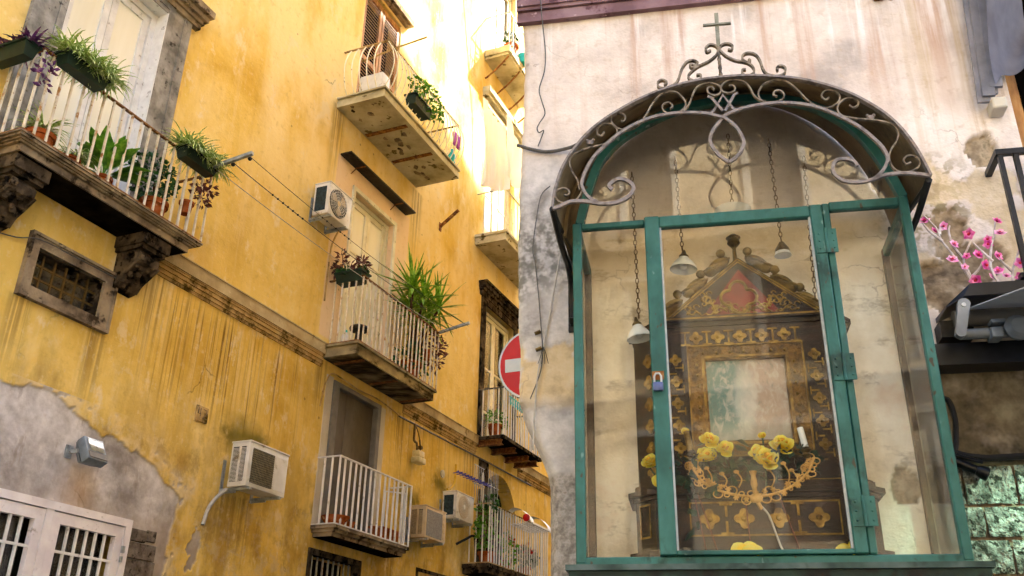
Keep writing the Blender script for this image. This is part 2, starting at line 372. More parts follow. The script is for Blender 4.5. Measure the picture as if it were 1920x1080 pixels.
CREAM = M('cream_door_paint', ['#d8cfae', '#ece5cc'], 6, .5, 0, .1, 50, .002, dirt=[('#8e7f5a', 12, (.62, .75))])
RUSTW = M('rusty_white_paint', ['#c3b08c', '#d8cdb8', '#ddd6c8'], 9, .6, .0, .3, 90, .002, dirt=[('#a5743c', 10, (.56, .70)), ('#80501f', 26, (.64, .72))])
RUST = M('rusty_iron', ['#5a3416', '#7c4c20', '#a4763c'], 18, .75, .2, .3, 90, .002)
IRON = M('dark_iron', ['#1c1a18', '#33302b'], 20, .55, .5, .2, 90, .002)
BLACKI = M('black_painted_iron', ['#0d0e11', '#1b1e25'], 12, .35, .3, .1, 90, .001)
SCROLL = M('bare_weathered_iron', ['#5a524c', '#827872', '#6d605a'], 26, .5, .25, .3, 120, .0015, dirt=[('#7d6a5c', 14, (.60, .72))])
SCROLLD = M('browned_iron', ['#4c4236', '#776a59', '#8f8272'], 30, .55, .3, .3, 120, .0015, dirt=[('#31261b', 30, (.55, .68))])
CANOPY = M('canopy_sheet', ['#4a3d2a', '#6e5c40', '#857457'], 4, .7, .1, .3, 40, .004, dirt=[('#2a2218', 6, (.54, .70))])
GREEN = M('teal_green_paint', ['#1a4a42', '#265a51', '#356860'], 7, .5, 0, .45, 50, .003, stretch=(1, 1, .6), dirt=[('#12362f', 9, (.54, .70)), ('#6f8d86', 18, (.66, .74)), ('#3d3524', 40, (.70, .76))])
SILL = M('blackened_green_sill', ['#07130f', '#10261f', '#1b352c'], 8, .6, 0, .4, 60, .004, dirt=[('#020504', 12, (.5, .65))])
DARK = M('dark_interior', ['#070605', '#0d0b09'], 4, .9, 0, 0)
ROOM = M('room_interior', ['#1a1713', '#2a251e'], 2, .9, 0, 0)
WOODG = M('grey_door_paint', ['#4a4338', '#544c40', '#5e5649'], 3, .6, 0, .2, 50, .003, stretch=(1.5, 1.5, .8), dirt=[('#3b3429', 6, (.58, .74))])
DGREY = M('grey_frame_paint', ['#5f5b55', '#78736b'], 5, .6, 0, .2, 60, .002)
WOODB = M('brown_shutter_wood', ['#7d5220', '#a06f34', '#b78a4e'], 5, .6, 0, .25, 50, .003, stretch=(4, 4, 1))
TERRA = M('terracotta', ['#7d3c1c', '#9c5128', '#b0663a'], 9, .8, 0, .25, 60, .003, dirt=[('#c79a76', 14, (.62, .74))])
SOIL = M('soil', ['#1d140c', '#35261a'], 40, .95, 0, .6, 60, .01)
PLANTER = M('dark_green_plastic', ['#12231c', '#1c3329'], 9, .45, 0, .1, 60, .001)
ACW = M('ac_casing', ['#c9c5bb', '#dcd9d2'], 5, .45, 0, .08, 60, .001, dirt=[('#9a8d75', 7, (.58, .74))])
ACB = M('beige_ac_casing', ['#b9a27c', '#cbb792'], 5, .5, 0, .08, 60, .001, dirt=[('#8c7450', 7, (.58, .74))])
ACG = M('ac_grille_dark', ['#20201c', '#3a372e'], 30, .6, 0, .2, 90, .002)
ACBL = M('ac_coil', ['#1d2a30', '#31444c'], 30, .5, .3, .2, 90, .002)
GALV = M('galvanised_steel', ['#8a9094', '#b3b9bd'], 16, .4, .6, .15, 90, .001, dirt=[('#6b5a48', 20, (.62, .72))])
ALGAE = M('grimy_white_plastic', ['#a9a28c', '#c6c0ab'], 8, .6, 0, .1, 60, .002)
REDP = M('sign_red', ['#b0040b', '#c10810'], 5, .35, 0, .05, 60, .001)
SIGNW = M('sign_white', ['#b9c2cc', '#cfd6dd'], 5, .35, 0, .05, 60, .001)
SIGNG = M('sign_back_grey', ['#7d8288', '#989da3'], 8, .4, .5, .05)
MAUVE = M('mauve_moulding', ['#674a4e', '#7e5f63', '#8d7175'], 5, .7, 0, .3, 50, .004, dirt=[('#4e2a30', 8, (.56, .68)), ('#b79a9c', 20, (.66, .72))])
def mat_sheet():
    g = G('white_sheet'); d = g.n('ShaderNodeBsdfDiffuse'); t = g.n('ShaderNodeBsdfTranslucent'); m = g.n('ShaderNodeMixShader'); c = g.ramp(g.noise(g.pos, 3, 3), [(.3, (.80, .80, .86)), (.7, (.88, .88, .92))])
    g.l(c, d.inputs[0]); g.l(c, t.inputs[0]); m.inputs[0].default_value = .3; g.l(d.outputs[0], m.inputs[1]); g.l(t.outputs[0], m.inputs[2]); g.l(m.outputs[0], g.out.inputs[0]); return g.m
CLOTH = mat_sheet()
GCLOTH = M('grey_awning_cloth', ['#5f5d64', '#77757c'], 4, .85, 0, .2, 300, .001)
WALNUT = M('dark_walnut', ['#150b06', '#25130a', '#371e11'], 7, .5, 0, .25, 60, .003, stretch=(1, 1, 4), dirt=[('#150b06', 9, (.55, .7))])
GOLD = M('old_gilding', ['#5d4312', '#7d6022', '#9b7d3a'], 22, .45, .35, .3, 120, .002, dirt=[('#5c4213', 25, (.55, .68))])
GOLDF = M('embossed_gilt_frame', ['#432e0b', '#634513', '#7c5a1f'], 26, .5, .3, .9, 75, .006, dirt=[('#463008', 30, (.52, .64))])
GOLDM = M('matt_gilt_filigree', ['#9a7436', '#b98f4c', '#c8a15e'], 30, .6, .15, .2, 120, .001)
REDW = M('oxblood_paint', ['#4e140d', '#6f2015', '#7f2a1c'], 6, .5, 0, .2, 60, .002)
SCROLLW = M('carved_oak', ['#57441f', '#7a6234', '#947a48'], 9, .6, 0, .5, 40, .004, stretch=(1, 1, 3))
OPAL = M('opal_glass_shade', ['#cfd2d2', '#e2e4e3'], 12, .25, 0, 0, spec=.5)
BRASS = M('tarnished_brass', ['#4a3b1c', '#6b5730'], 30, .5, .6, .2)
CHAIN = M('rusty_chain', ['#51391f', '#6f5536'], 60, .6, .4, .1)
def mat_petal():
    g = G('yellow_rose_petal'); d = g.n('ShaderNodeBsdfDiffuse'); t = g.n('ShaderNodeBsdfTranslucent'); m = g.n('ShaderNodeMixShader'); Z = g.xyz(g.obj)[2]
    c = g.mix(g.sm(Z, .35, 1.0), (.90, .66, .02), (.93, .86, .20)); c = g.mix(g.mul(g.sm(g.noise(g.pos, 60, 2), .5, .7), .4), c, (.80, .82, .16))
    g.l(c, d.inputs[0]); g.l(c, t.inputs[0]); m.inputs[0].default_value = .35; g.l(d.outputs[0], m.inputs[1]); g.l(t.outputs[0], m.inputs[2]); g.l(m.outputs[0], g.out.inputs[0]); return g.m
ROSEY = mat_petal()
ROSEO = M('deep_yellow_heart', ['#d79a06', '#e9b40d'], 30, .5, 0, .1)
LEAFD = M('dark_rose_leaf', ['#10241a', '#1f3b2a', '#33523a'], 25, .5, 0, .1)
PINK = M('pink_blossom', ['#d8459c', '#ee76b8', '#f7a6d0'], 40, .6, 0, .1)
PINKC = M('red_blossom_heart', ['#a01030', '#c52a40'], 40, .6, 0, 0)
TWIG = M('whitened_twig', ['#b3a39c', '#d3c8c2'], 40, .7, 0, .2)
PURPLE = M('purple_leaf', ['#3a1a44', '#5e2f68', '#86567c'], 18, .5, 0, .1)
MAROON = M('maroon_leaf', ['#3a1a18', '#5c2a26', '#764438'], 18, .5, 0, .1)
SPIDER = M('variegated_leaf', ['#749a35', '#adc468', '#e0e5b4'], 45, .45, 0, .1, stretch=(1, 1, 1))
LEAF = M('green_leaf', ['#356a14', '#568f20', '#7cb036'], 16, .45, 0, .1)
LEAFG = M('deep_green_leaf', ['#12300f', '#224d1a', '#3a6a2a'], 16, .45, 0, .1)
YUCCA = M('yucca_leaf', ['#4d7d16', '#79a62a', '#a9cc52'], 14, .45, 0, .1)
BARK = M('bark', ['#3b2c1c', '#5a4630'], 25, .9, 0, .4)
CABLE = M('grey_cable', ['#4a4744', '#625e5a'], 20, .6, 0, .05)
CABLEW = M('pale_cable', ['#a8a39a', '#c2bdb4'], 20, .6, 0, .05)
CABLEB = M('black_cable', ['#111111', '#1e1d1c'], 20, .6, 0, .05)
BLUEP = M('blue_antenna_plastic', ['#27278c', '#3a3aa6'], 20, .4, 0, 0)
TEALP = M('turquoise_plastic', ['#12a0a0', '#2ab8b4'], 20, .4, 0, 0)
YELLOWP = M('yellow_hose', ['#c79a0c', '#dab02a'], 20, .5, 0, 0)
METER = M('ivory_meter', ['#b5a676', '#cdbf92'], 14, .5, 0, .1)
COBBLE = M('basalt_paving', ['#1e1d1c', '#33312e', '#45423e'], 3, .7, 0, .5, 12, .02)
FACADE = M('facing_facade_plaster', ['#bfa87e', '#d3be98', '#decdb0'], .6, .9, 0, .2, 20, .01)
STUC = M('pale_stucco_trim', ['#b8ad98', '#cfc6b4'], 2, .85, 0, .2, 30, .005)
GRNST = M('rough_hewn_stone', ['#4c4d44', '#78796e', '#a3a396'], 26, .9, 0, 1.0, 38, .03, dirt=[('#3a3b33', 38, (.52, .62))])

def glass(name, tint=(.93, .95, .93), dust=.05, dcol=(.55, .52, .46), fres=1.5, rough=.02):
    g = G(name); t = g.n('ShaderNodeBsdfTransparent'); t.inputs[0].default_value = tint + (1,)
    gl = g.n('ShaderNodeBsdfGlossy'); gl.inputs['Roughness'].default_value = rough; gl.inputs[0].default_value = (1, 1, 1, 1)
    f = g.n('ShaderNodeFresnel'); f.inputs[0].default_value = fres
    m = g.n('ShaderNodeMixShader'); g.l(f.outputs[0], m.inputs[0]); g.l(t.outputs[0], m.inputs[1]); g.l(gl.outputs[0], m.inputs[2])
    df = g.n('ShaderNodeBsdfDiffuse'); df.inputs[0].default_value = dcol + (1,)
    m2 = g.n('ShaderNodeMixShader'); fac = g.mul(g.sm(g.noise(g.mapv(g.pos, (1, 1, .5)), 7, 9, .7), .3, .75), dust)
    g.l(fac, m2.inputs[0]); g.l(m.outputs[0], m2.inputs[1]); g.l(df.outputs[0], m2.inputs[2]); g.l(m2.outputs[0], g.out.inputs[0])
    return g.m
GLASS = glass('dusty_case_glass', (.985, .99, .98), .014, fres=1.28)
GLASS_T = glass('dusty_arch_glass', (.985, .99, .98), .03, (.62, .58, .50), fres=1.44)
PANE = glass('window_glass', (.80, .84, .82), .10, fres=1.6)
def curtain_glass():
    g = G('curtained_glass'); col = g.ramp(g.noise(g.mapv(g.pos, (5, 5, .5)), 1.0, 3), [(.3, (.78, .75, .60)), (.7, (.86, .84, .73))])
    m = g.fin(col, .12, 0, None, .5); return m
CURT = curtain_glass()
exec_builders = []

# ------------------------------------------------------------------ large structure
def ground():
    mb = MB().add([(-60, -60, 0), (60, -60, 0), (60, 80, 0), (-60, 80, 0)], [(0, 1, 2, 3)])
    o = bpy.data.objects.new('street', mb.mesh('street', COBBLE)); COL.objects.link(o); o['kind'] = 'structure'
ground()

def holed(mb, s0, s1, z0, z1, holes, y=0.0, depth=.25, extra=()):
    cut = list(holes) + list(extra)
    xs = sorted({s0, s1, *[h[0] for h in cut], *[h[1] for h in cut]}); zs = sorted({z0, z1, *[h[2] for h in cut], *[h[3] for h in cut]})
    for i in range(len(xs)-1):
        for j in range(len(zs)-1):
            cx, cz = (xs[i]+xs[i+1])/2, (zs[j]+zs[j+1])/2
            if any(h[0] < cx < h[1] and h[2] < cz < h[3] for h in cut): continue
            mb.add([(xs[i], y, zs[j]), (xs[i+1], y, zs[j]), (xs[i+1], y, zs[j+1]), (xs[i], y, zs[j+1])], [(0, 1, 2, 3)])
    for a, b, c, d in [h[:4] for h in holes]:
        e = y + depth
        mb.add([(a, y, c), (b, y, c), (b, y, d), (a, y, d), (a, e, c), (b, e, c), (b, e, d), (a, e, d)], [(0, 4, 5, 1), (1, 5, 6, 2), (2, 6, 7, 3), (3, 7, 4, 0)])
    return mb

HOLES = [(4.49, 5.62, 5.72, 8.25), (4.842, 5.577, 4.745, 5.097), (4.20, 6.40, 1.7, 3.07), (9.40, 10.49, 5.72, 8.17), (9.48, 10.43, 3.53, 5.31),
         (9.18, 10.25, 9.31, 11.75), (13.72, 15.15, 5.75, 8.28), (13.9, 15.35, 3.66, 5.32), (13.65, 15.0, 9.40, 12.2), (13.65, 14.9, 13.66, 16.2), (9.25, 10.3, 2.3, 3.22)]
LB = thing('yellow_apartment_building', 'ochre yellow plastered apartment building with iron balconies on the left', 'building', 'L', (0, 0, 0))
mbw = holed(MB(), -4, 34, 0, 19, HOLES, extra=[(3.9, 7.5, 1.7, 4.0)]); mbw.box(-4, 34, .6, 9, 18.9, 19); part('wall', mbw, P_L, LB)
part('side_wall', MB().box(-4.2, -4.001, 0, 9, 0, 19), FACADE, LB); part('end_wall', MB().box(34.001, 34.2, 0, 9, 0, 19), FACADE, LB)
mb = MB()
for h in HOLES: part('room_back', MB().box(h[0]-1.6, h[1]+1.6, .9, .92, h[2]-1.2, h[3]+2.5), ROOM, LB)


def string_course():
    def prof(s0, s1, nm):
        mb = MB()
        part('string_course_band', MB().box(s0, s1, -.065, .0, 5.601, 5.735).box(s0, s1, -.075, 0, 5.735, 5.748), BANDM, LB)
        for i, (a, b, d) in enumerate(((5.585, 5.60, .055), (5.565, 5.585, .048), (5.535, 5.565, .036), (5.52, 5.535, .042), (5.49, 5.52, .026), (5.475, 5.49, .032), (5.445, 5.475, .015))):
            mb.box(s0, s1, -d, 0, a, b)
        part('string_course', mb, CORN, LB)
    prof(-4, 4.18, 'a'); prof(6.16, 9.04, 'b'); prof(11.13, 13.58, 'c'); prof(15.4, 34, 'd')
string_course()

# right-hand building with the shrine: relief grid for the stretch of wall in view
def fbm(x, z, seed, octs=5, f0=1.0):
    rs = np.random.RandomState(seed); out = np.zeros_like(x); amp = 1.0; tot = 0
    for o in range(octs):
        tab = rs.rand(256, 256); f = f0 * 2**o; xx = x*f + 37.3; zz = z*f + 11.9
        xi = np.floor(xx).astype(int); zi = np.floor(zz).astype(int); fx = xx - xi; fz = zz - zi
        fx = fx*fx*(3-2*fx); fz = fz*fz*(3-2*fz)
        a = tab[xi % 256, zi % 256]; b = tab[(xi+1) % 256, zi % 256]; c = tab[xi % 256, (zi+1) % 256]; d = tab[(xi+1) % 256, (zi+1) % 256]
        out += amp*((a*(1-fx)+b*fx)*(1-fz) + (c*(1-fx)+d*fx)*fz); tot += amp; amp *= .5
    return out / tot
def sst(x, a, b):
    t = np.clip((x-a)/(b-a), 0, 1); return t*t*(3-2*t)

def cement_patch():
    s0, s1, z0, z1, st = 3.9, 7.5, 1.7, 4.0, .0125
    nu, nz = int((s1-s0)/st)+1, int((z1-z0)/st)+1
    U, Z = np.meshgrid(np.linspace(s0, s1, nu), np.linspace(z0, z1, nz))
    n1 = fbm(U, Z, 31, 6, 1.3); n2 = fbm(U, Z, 32, 6, 4.0); n3 = fbm(U, Z, 33, 5, 16.0)
    zb = 3.86 - .10*(U-5.0) - .22*sst(U, 6.5, 7.0) + (n1-.5)*.35 + (n2-.5)*.10 + (n3-.5)*.03
    xb = 6.98 + (n1-.5)*.5 + (n2-.5)*.16 + (n3-.5)*.04 - .12*sst(Z, 3.1, 2.6)
    inside = np.minimum(zb - Z, xb - U)
    ce = sst(inside, -.004, .008); ce = np.maximum(ce, sst(n3*.5+n2*.5, .60, .64)*sst(inside, -.22, -.02)*.9); rim = sst(inside, -.30, -.01)*(1-ce)*sst(n2*.6+n3*.4, .40, .60)
    # second bare tongue below the drain hose
    b2_ = sst(1 - np.sqrt(((U-7.30)/.10)**2 + ((Z-3.02)/.30)**2) + (n2-.5)*2.6 + (n3-.5)*1.2, 0, .06); ce = np.maximum(ce, b2_*.9)
    y = ce*(.013 + (n3-.5)*.010) + (n2-.5)*.006*ce + (n1-.5)*.004 - rim*.003
    e = np.minimum.reduce([U-s0, s1-U, Z-z0, z1-Z]); y *= sst(e, 0, .04)
    uc, zc = (U[:-1, :-1]+U[1:, 1:])/2, (Z[:-1, :-1]+Z[1:, 1:])/2; keep = ~((uc > 4.2) & (uc < 6.40) & (zc < 3.07))
    idx = np.arange(nu*nz).reshape(nz, nu); q = np.stack([idx[:-1, :-1], idx[:-1, 1:], idx[1:, 1:], idx[1:, :-1]], -1)[keep]
    me = bpy.data.meshes.new('patched_wall'); me.from_pydata(np.stack([U, y, Z], -1).reshape(-1, 3).tolist(), [], q.tolist()); me.materials.append(P_L)
    at = me.attributes.new('cement', 'FLOAT_VECTOR', 'POINT'); at.data.foreach_set('vector', np.stack([ce, rim, ce*0], -1).reshape(-1).astype(np.float32))
    me.polygons.foreach_set('use_smooth', [True]*len(me.polygons)); o = bpy.data.objects.new('patched_wall', me); COL.objects.link(o); o.parent = LB; BASE[o.name] = Vector((0, 0, 0))
    o['label'] = 'grey cement patch where the ochre render has come away'
cement_patch()
RB = thing('shrine_building', 'weathered pale pink plastered corner building carrying the glazed shrine', 'building', 'R', (0, 0, 0))
def right_wall():
    U0, U1, Z0, Z1, st = -.685, 1.41, 1.5, 5.0, .0115
    nu, nz = int((U1-U0)/st)+1, int((Z1-Z0)/st)+1
    zz = np.linspace(Z0, Z1, nz); t = np.linspace(0, 1, nu)
    ub = np.where(zz > 2.745, -.675 - .008*np.sin(zz*4), 0); ub = np.where(zz <= 2.745, -.545 - .12*sst(zz, 2.40, 2.76), ub)
    rag = fbm(zz*9, zz*0, 3, 4)*.018; ub = ub + rag - .009
    Uu = ub[:, None] + (U1 - ub[:, None])*t[None, :]; Zz = np.repeat(zz[:, None], nu, 1)
    n1 = fbm(Uu, Zz, 11, 6, 2.2); n2 = fbm(Uu, Zz, 12, 6, 5.0); n3 = fbm(Uu, Zz, 13, 5, 18.0)
    y = (n1-.5)*.012 + (n2-.5)*.006
    # flaked paint on the corner strip -> ochre layer
    strip = sst(Uu, -.36, -.44)*sst(Zz, 3.45, 3.30)*sst(Zz, 2.70, 2.80)
    pr = strip*sst(n2*.6+n1*.4 + .10*sst(np.abs(Uu+.47), .12, .02), .545, .56)
    y += pr*.005
    pr2 = sst(Uu, .88, .95)*sst(n2*.6+n1*.4, .53, .545)*sst(Zz, 2.9, 3.0)*sst(Zz, 3.9, 3.7); pr = np.maximum(pr, pr2*.8); y += pr2*.004
    # deep loss of render: hole by the window, rubble zone behind the blossoms, chips by the canopy end
    def blob(u, z, ru, rz, k=.55): return sst(1.0 - np.sqrt(((Uu-u)/ru)**2 + ((Zz-z)/rz)**2) + (n2-.5)*2.0*k + (n3-.5)*.5, .0, .05)
    pg = np.maximum.reduce([blob(1.305, 3.79, .07, .085, .5), blob(1.10, 3.42, .09, .12, .8), blob(1.05, 3.16, .06, .10, .9), blob(1.19, 3.28, .09, .10, .9), blob(.80, 2.38, .05, .06, .8), blob(.9, 3.66, .05, .03, .6)])
    pg *= 1 - sst(Uu, 1.40, 1.405)
    y += pg*(.020 + (n3-.5)*.02)
    # big sheet hanging over the cut-back foot of the corner
    sheet = sst(Uu, -.38, -.42)*sst(Zz, 2.76 + (n2-.5)*.10, 2.74 + (n2-.5)*.10)*sst(Zz, 2.44, 2.47)
    y += sheet*.012 + sst(Uu, -.38, -.42)*(n2-.5)*.02*sst(Zz, 2.85, 2.75)
    pb = sst(Uu, -.37, -.385)*sst(Zz + (n2-.5)*.06, 2.46, 2.445); y += pb*(.014 + (n3-.5)*.012)
    # cut-back, rounded edge of the corner
    e = Uu - ub[:, None]; y += .05*np.clip(1 - e/.05, 0, 1)**2*(Zz < 2.75) + .02*np.clip(1 - e/.02, 0, 1)**2
    keep = ~((Uu[:-1, :-1] > .90) & (Zz[:-1, :-1] < 2.44) & (Zz[:-1, :-1] > 0))
    V = np.stack([Uu, y, Zz], -1).reshape(-1, 3); idx = np.arange(nu*nz).reshape(nz, nu)
    q = np.stack([idx[:-1, :-1], idx[:-1, 1:], idx[1:, 1:], idx[1:, :-1]], -1)[keep]
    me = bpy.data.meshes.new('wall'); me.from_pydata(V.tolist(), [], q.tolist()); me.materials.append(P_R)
    at = me.attributes.new('peel', 'FLOAT_VECTOR', 'POINT'); at.data.foreach_set('vector', np.stack([pr, pg, pb], -1).reshape(-1).astype(np.float32))
    me.polygons.foreach_set('use_smooth', [True]*len(me.polygons))
    o = bpy.data.objects.new('wall', me); COL.objects.link(o); o.parent = RB; BASE[o.name] = Vector((0, 0, 0))
    # return of the corner along the alley, following the ragged arris
    k = Vector((.2140, .9768, 0)); vs = []; fs = []
    for i in range(nz):
        p = Vector((ub[i], float(y[i, 0]), zz[i]))
        vs += [p, p + k*10]
    for i in range(nz-1): fs.append((2*i, 2*i+1, 2*i+3, 2*i+2))
    part('side_wall', MB().add(vs, fs), P_R, RB)
right_wall()
# the same building above, below and to the right of the frame; the unseen roofline is sloped to shape the sun edge on the far left wall
mb = MB(); k = (.2140, .9768)
def side(u, t): return (u + k[0]*t, k[1]*t)
def hexa(mb, b, zb, zt):
    n = len(b); vs = [(x, y, zb[i] if isinstance(zb, list) else zb) for i, (x, y) in enumerate(b)] + [(x, y, zt[i] if isinstance(zt, list) else zt) for i, (x, y) in enumerate(b)]
    mb.add(vs, [tuple(reversed(range(n))), tuple(range(n, 2*n))] + [(i, (i+1) % n, (i+1) % n + n, i+n) for i in range(n)])
A0 = (-.685, .0)
H0, H1, H2 = 22.0, 21.4, 19.9
p0, p1, p2 = A0, side(-.685, 12.4), side(-.685, 32)
hexa(mb, [p0, (9, 0), (9, p1[1]), p1], 5.0, [H0, H0, H1, H1])
p1b = side(-.685, 17.0)
hexa(mb, [(p1[0]+.0, p1[1]+.02), (9, p1[1]+.02), (9, p1b[1]), p1b], 0, [H1-.05, H1-.05, H2, H2])
hexa(mb, [(p1b[0], p1b[1]+.02), (9, p1b[1]+.02), (9, p2[1]), p2], 0, H2)
part('upper_storeys', mb, FACADE, RB)
part('wall_beyond', MB().box(2.6, 9, 0, .3, 0, 5.0), FACADE, RB)
part('wall_foot', MB().box(-.54, 1.409, .03, .3, 0, 1.499), STONE_D, RB); mf = MB(); hexa(mf, [(-.545, .031), (-.3, .301), side(-.3, 9.9), side(-.545, 9.9)], 0, 1.499); part('side_foot', mf, STONE_D, RB)
mb = MB()
for a, b, d in ((4.715, 4.775, .030), (4.78, 4.80, .042), (4.80, 4.86, .052), (4.865, 4.89, .065), (4.89, 5.1, .075)): mb.box(-.70, 2.6, -d, .0, a, b)
for i in range(len(mb.v)):
    if mb.v[i][0] > 2 : mb.v[i] = mb.v[i]
part('moulding', mb, MAUVE, RB, label='mauve painted moulding along the top of the wall')

def rubble_base():
    # rough-hewn blocks under the shop beam, each one a stone
    rows = [(2.30, 2.44), (2.185, 2.292), (2.06, 2.177), (1.93, 2.052), (1.80, 1.922)]
    offs = [(.905, .98, 1.155, 1.36, 1.6), (.905, 1.03, 1.175, 1.40, 1.6), (.905, 1.10, 1.30, 1.6), (.905, 1.0, 1.22, 1.6), (.905, 1.12, 1.34, 1.6)]
    for (za, zb), xs in zip(rows, offs):
        for x0, x1 in zip(xs[:-1], xs[1:]):
            n = 9; mb = MB(); rx = random.random()*50
            us = np.linspace(x0+.004, x1-.004, n*2); zs = np.linspace(za+.002, zb-.002, n)
            Uu, Zz = np.meshgrid(us, zs); h = fbm(Uu+rx, Zz, 21, 4, 30.0)
            ed = np.minimum(np.minimum(Uu-x0, x1-Uu), np.minimum(Zz-za, zb-Zz)); h = -.008 - .030*h + .010*(1-sst(ed, 0, .004))
            V = np.stack([Uu, h, Zz], -1).reshape(-1, 3).tolist(); m = n*2
            mb.add(V, [(j*m+i, j*m+i+1, (j+1)*m+i+1, (j+1)*m+i) for j in range(n-1) for i in range(m-1)])
            part('stone', mb, GRNST, RB, smooth=True)
    part('mortar_bed', MB().box(.90, 1.62, .004, .2, 1.5, 2.46), STONE, RB)
rubble_base()

# the facade across the street, behind the viewer: it stands in the shrine's reflections
OB = thing('facing_apartment_building', 'cream stuccoed apartment building across the street reflected in the shrine glass', 'building', 'W', (0, -12.5, 0))
def facing():
    FRY = -12.5
    mb = MB(); hs = [(x, x+1.1, z, z+2.2) for x in (-9.5, -6.5, -3.5, -.6, 2.4, 5.4) for z in (4.6, 8.2, 11.8)]
    holed(mb, -13, 11, 0, 15.6, hs, y=0, depth=-.25)
    mb.v = [(x, FRY+y, z) for x, y, z in mb.v]; part('wall', mb, FACADE, OB)
    part('back_mass', MB().box(-13, 11, FRY-7, FRY-.3, 0, 15.6), FACADE, OB)
    for z in (4.0, 7.6, 11.2, 15.3):
        part('cornice', MB().box(-13, 11, FRY+.002, FRY+.16, z, z+.10).box(-13, 11, FRY+.002, FRY+.24, z+.10, z+.17), STUC, OB)
    for h in hs:
        mb = MB(); mb.box(h[0]-.16, h[0]-.002, FRY+.002, FRY+.06, h[2]-.1, h[3]+.1).box(h[1]+.002, h[1]+.16, FRY+.002, FRY+.06, h[2]-.1, h[3]+.1).box(h[0]-.25, h[1]+.25, FRY+.002, FRY+.12, h[3]+.1, h[3]+.26)
        part('window_surround', mb, STUC, OB)
        mb = MB()
        for i in range(22): mb.box(h[0]+.05, h[1]-.05, FRY-.16, FRY-.12, h[2]+.05+i*.098, h[2]+.05+i*.098+.06)
        part('louvred_shutter', mb, WOODG, OB); 
facing()

# ------------------------------------------------------------------ balconies, doors and windows of the yellow building
def balcony(label, s0, s1, d, layers, zr, slab, rail, gap, th=.016, inset=.03, zfoot=.03, belly=0.0, rr=None, top=None, square=True, sides=(1, 1)):
    mb = MB()
    for z0, z1, e in layers: mb.box(s0-e, s1+e, -(d+e), -.002, z0, z1)
    b = part('balcony', mb, slab, LB, label=label); zt = max(l[1] for l in layers); zf = zt + zfoot; f = d - inset
    y = -f; a0, a1 = s0 + inset, s1 - inset
    hr = MB()
    hr.bar((a0-.012, y, zr), (a1+.012, y, zr), rr or .03, .014)
    if sides[0]: hr.bar((a0, y, zr), (a0, -.002, zr), rr or .03, .014)
    if sides[1]: hr.bar((a1, y, zr), (a1, -.002, zr), rr or .03, .014)
    part('handrail', hr, top or rail, b)
    br = MB(); br.bar((a0, y, zf), (a1, y, zf), .022, .012)
    if sides[0]: br.bar((a0, y, zf), (a0, -.002, zf), .022, .012)
    if sides[1]: br.bar((a1, y, zf), (a1, -.002, zf), .022, .012)
    part('bottom_rail', br, top or rail, b)
    h = zr - zf - .008
    if belly:
        q = [(0, 0, 0), (0, -belly*.55, h*.14), (0, -belly*.95, h*.36), (0, -belly, h*.58), (0, -belly*.6, h*.82), (0, 0, h)]
        me = MB().tube(crom(q, 3), th/2, 5).mesh('baluster', rail, smooth=True)
    elif square: me = MB().box(-th/2, th/2, -th/2, th/2, 0, h).mesh('baluster', rail)
    else: me = MB().tube([(0, 0, 0), (0, 0, h)], th/2, 6).mesh('baluster', rail, smooth=True)
    n = max(2, round((a1-a0)/gap)); m = max(1, round(f/gap)); jr = random.Random(int(s0*100))
    for i in range(n+1): inst('baluster', me, b, (a0+(a1-a0)*i/n + jr.uniform(-.005, .005), y, zf+.006), Matrix.Rotation(jr.gauss(0, .006), 4, 'Y'))
    for i in range(1, m):
        for sd_, x in ((0, a0), (1, a1)):
            if sides[sd_]: inst('baluster', me, b, (x, y*(1-i/m), zf+.006), Matrix.Rotation(R_(-90 if sd_ == 0 else 90), 4, 'Z') if belly else None)
    return b

b1 = balcony('stone slab balcony with moulded edge and leaning bars, hung with flower boxes', 4.17, 6.13, .40, ((5.588, 5.648, .0), (5.648, 5.662, .03), (5.662, 5.676, .05), (5.676, 5.698, .075), (5.698, 5.712, .09)), 6.505, STONE, RUSTW, .113, .017, inset=-.07, zfoot=.012, top=RUST)
b2 = balcony('narrow concrete balcony with rusty bars holding a yucca and a planter', 9.07, 11.13, .49, ((5.572, 5.70, .0), (5.70, 5.728, .035)), 6.615, SLAB2, RUSTW, .103, .016, inset=-.02, zfoot=.01, top=RUST)
b3 = balcony('upper balcony with bellied white bars and flaking cream underside', 8.76, 11.07, .76, ((9.15, 9.24, .0), (9.24, 9.285, -.02), (9.285, 9.31, .015)), 10.125, SLABW, CREAM, .115, .018, inset=.04, belly=.12, top=CORN)
b4 = balcony('low balcony with plain white bars in front of the grey door', 9.19, 10.98, .335, ((3.405, 3.45, -.06), (3.45, 3.49, -.03), (3.49, 3.53, .0)), 4.335, STONE, WHITE, .118, .019, inset=.015, zfoot=.012, top=WHITE)
b5 = balcony('low far balcony with close white bars and a drying rack', 13.25, 15.8, .46, ((3.50, 3.58, -.03), (3.58, 3.64, .0)), 4.55, STONE_D, WHITE, .105, .018, inset=.02, zfoot=.015, top=CORN)
b6 = balcony('middle far balcony on rusty iron beams with grey bars', 13.62, 15.35, .50, ((5.69, 5.742, .0),), 6.57, STONE_D, WHITE, .105, .018, inset=.015, zfoot=.0, rr=.045, top=DGREY)
b7 = balcony('sunlit upper far balcony with thin bars and a pale slab', 13.28, 15.3, .60, ((9.19, 9.33, .0), (9.33, 9.38, .03)), 10.25, SLABW, CREAM, .14, .016, inset=.03, zfoot=.01)
b8 = balcony('topmost far balcony with pale blue rail and wire hoops', 13.38, 15.2, .55, ((13.40, 13.46, -.03), (13.46, 13.60, .0)), 14.45, SLABW, GALV, .2, .014, inset=.03, zfoot=.02)
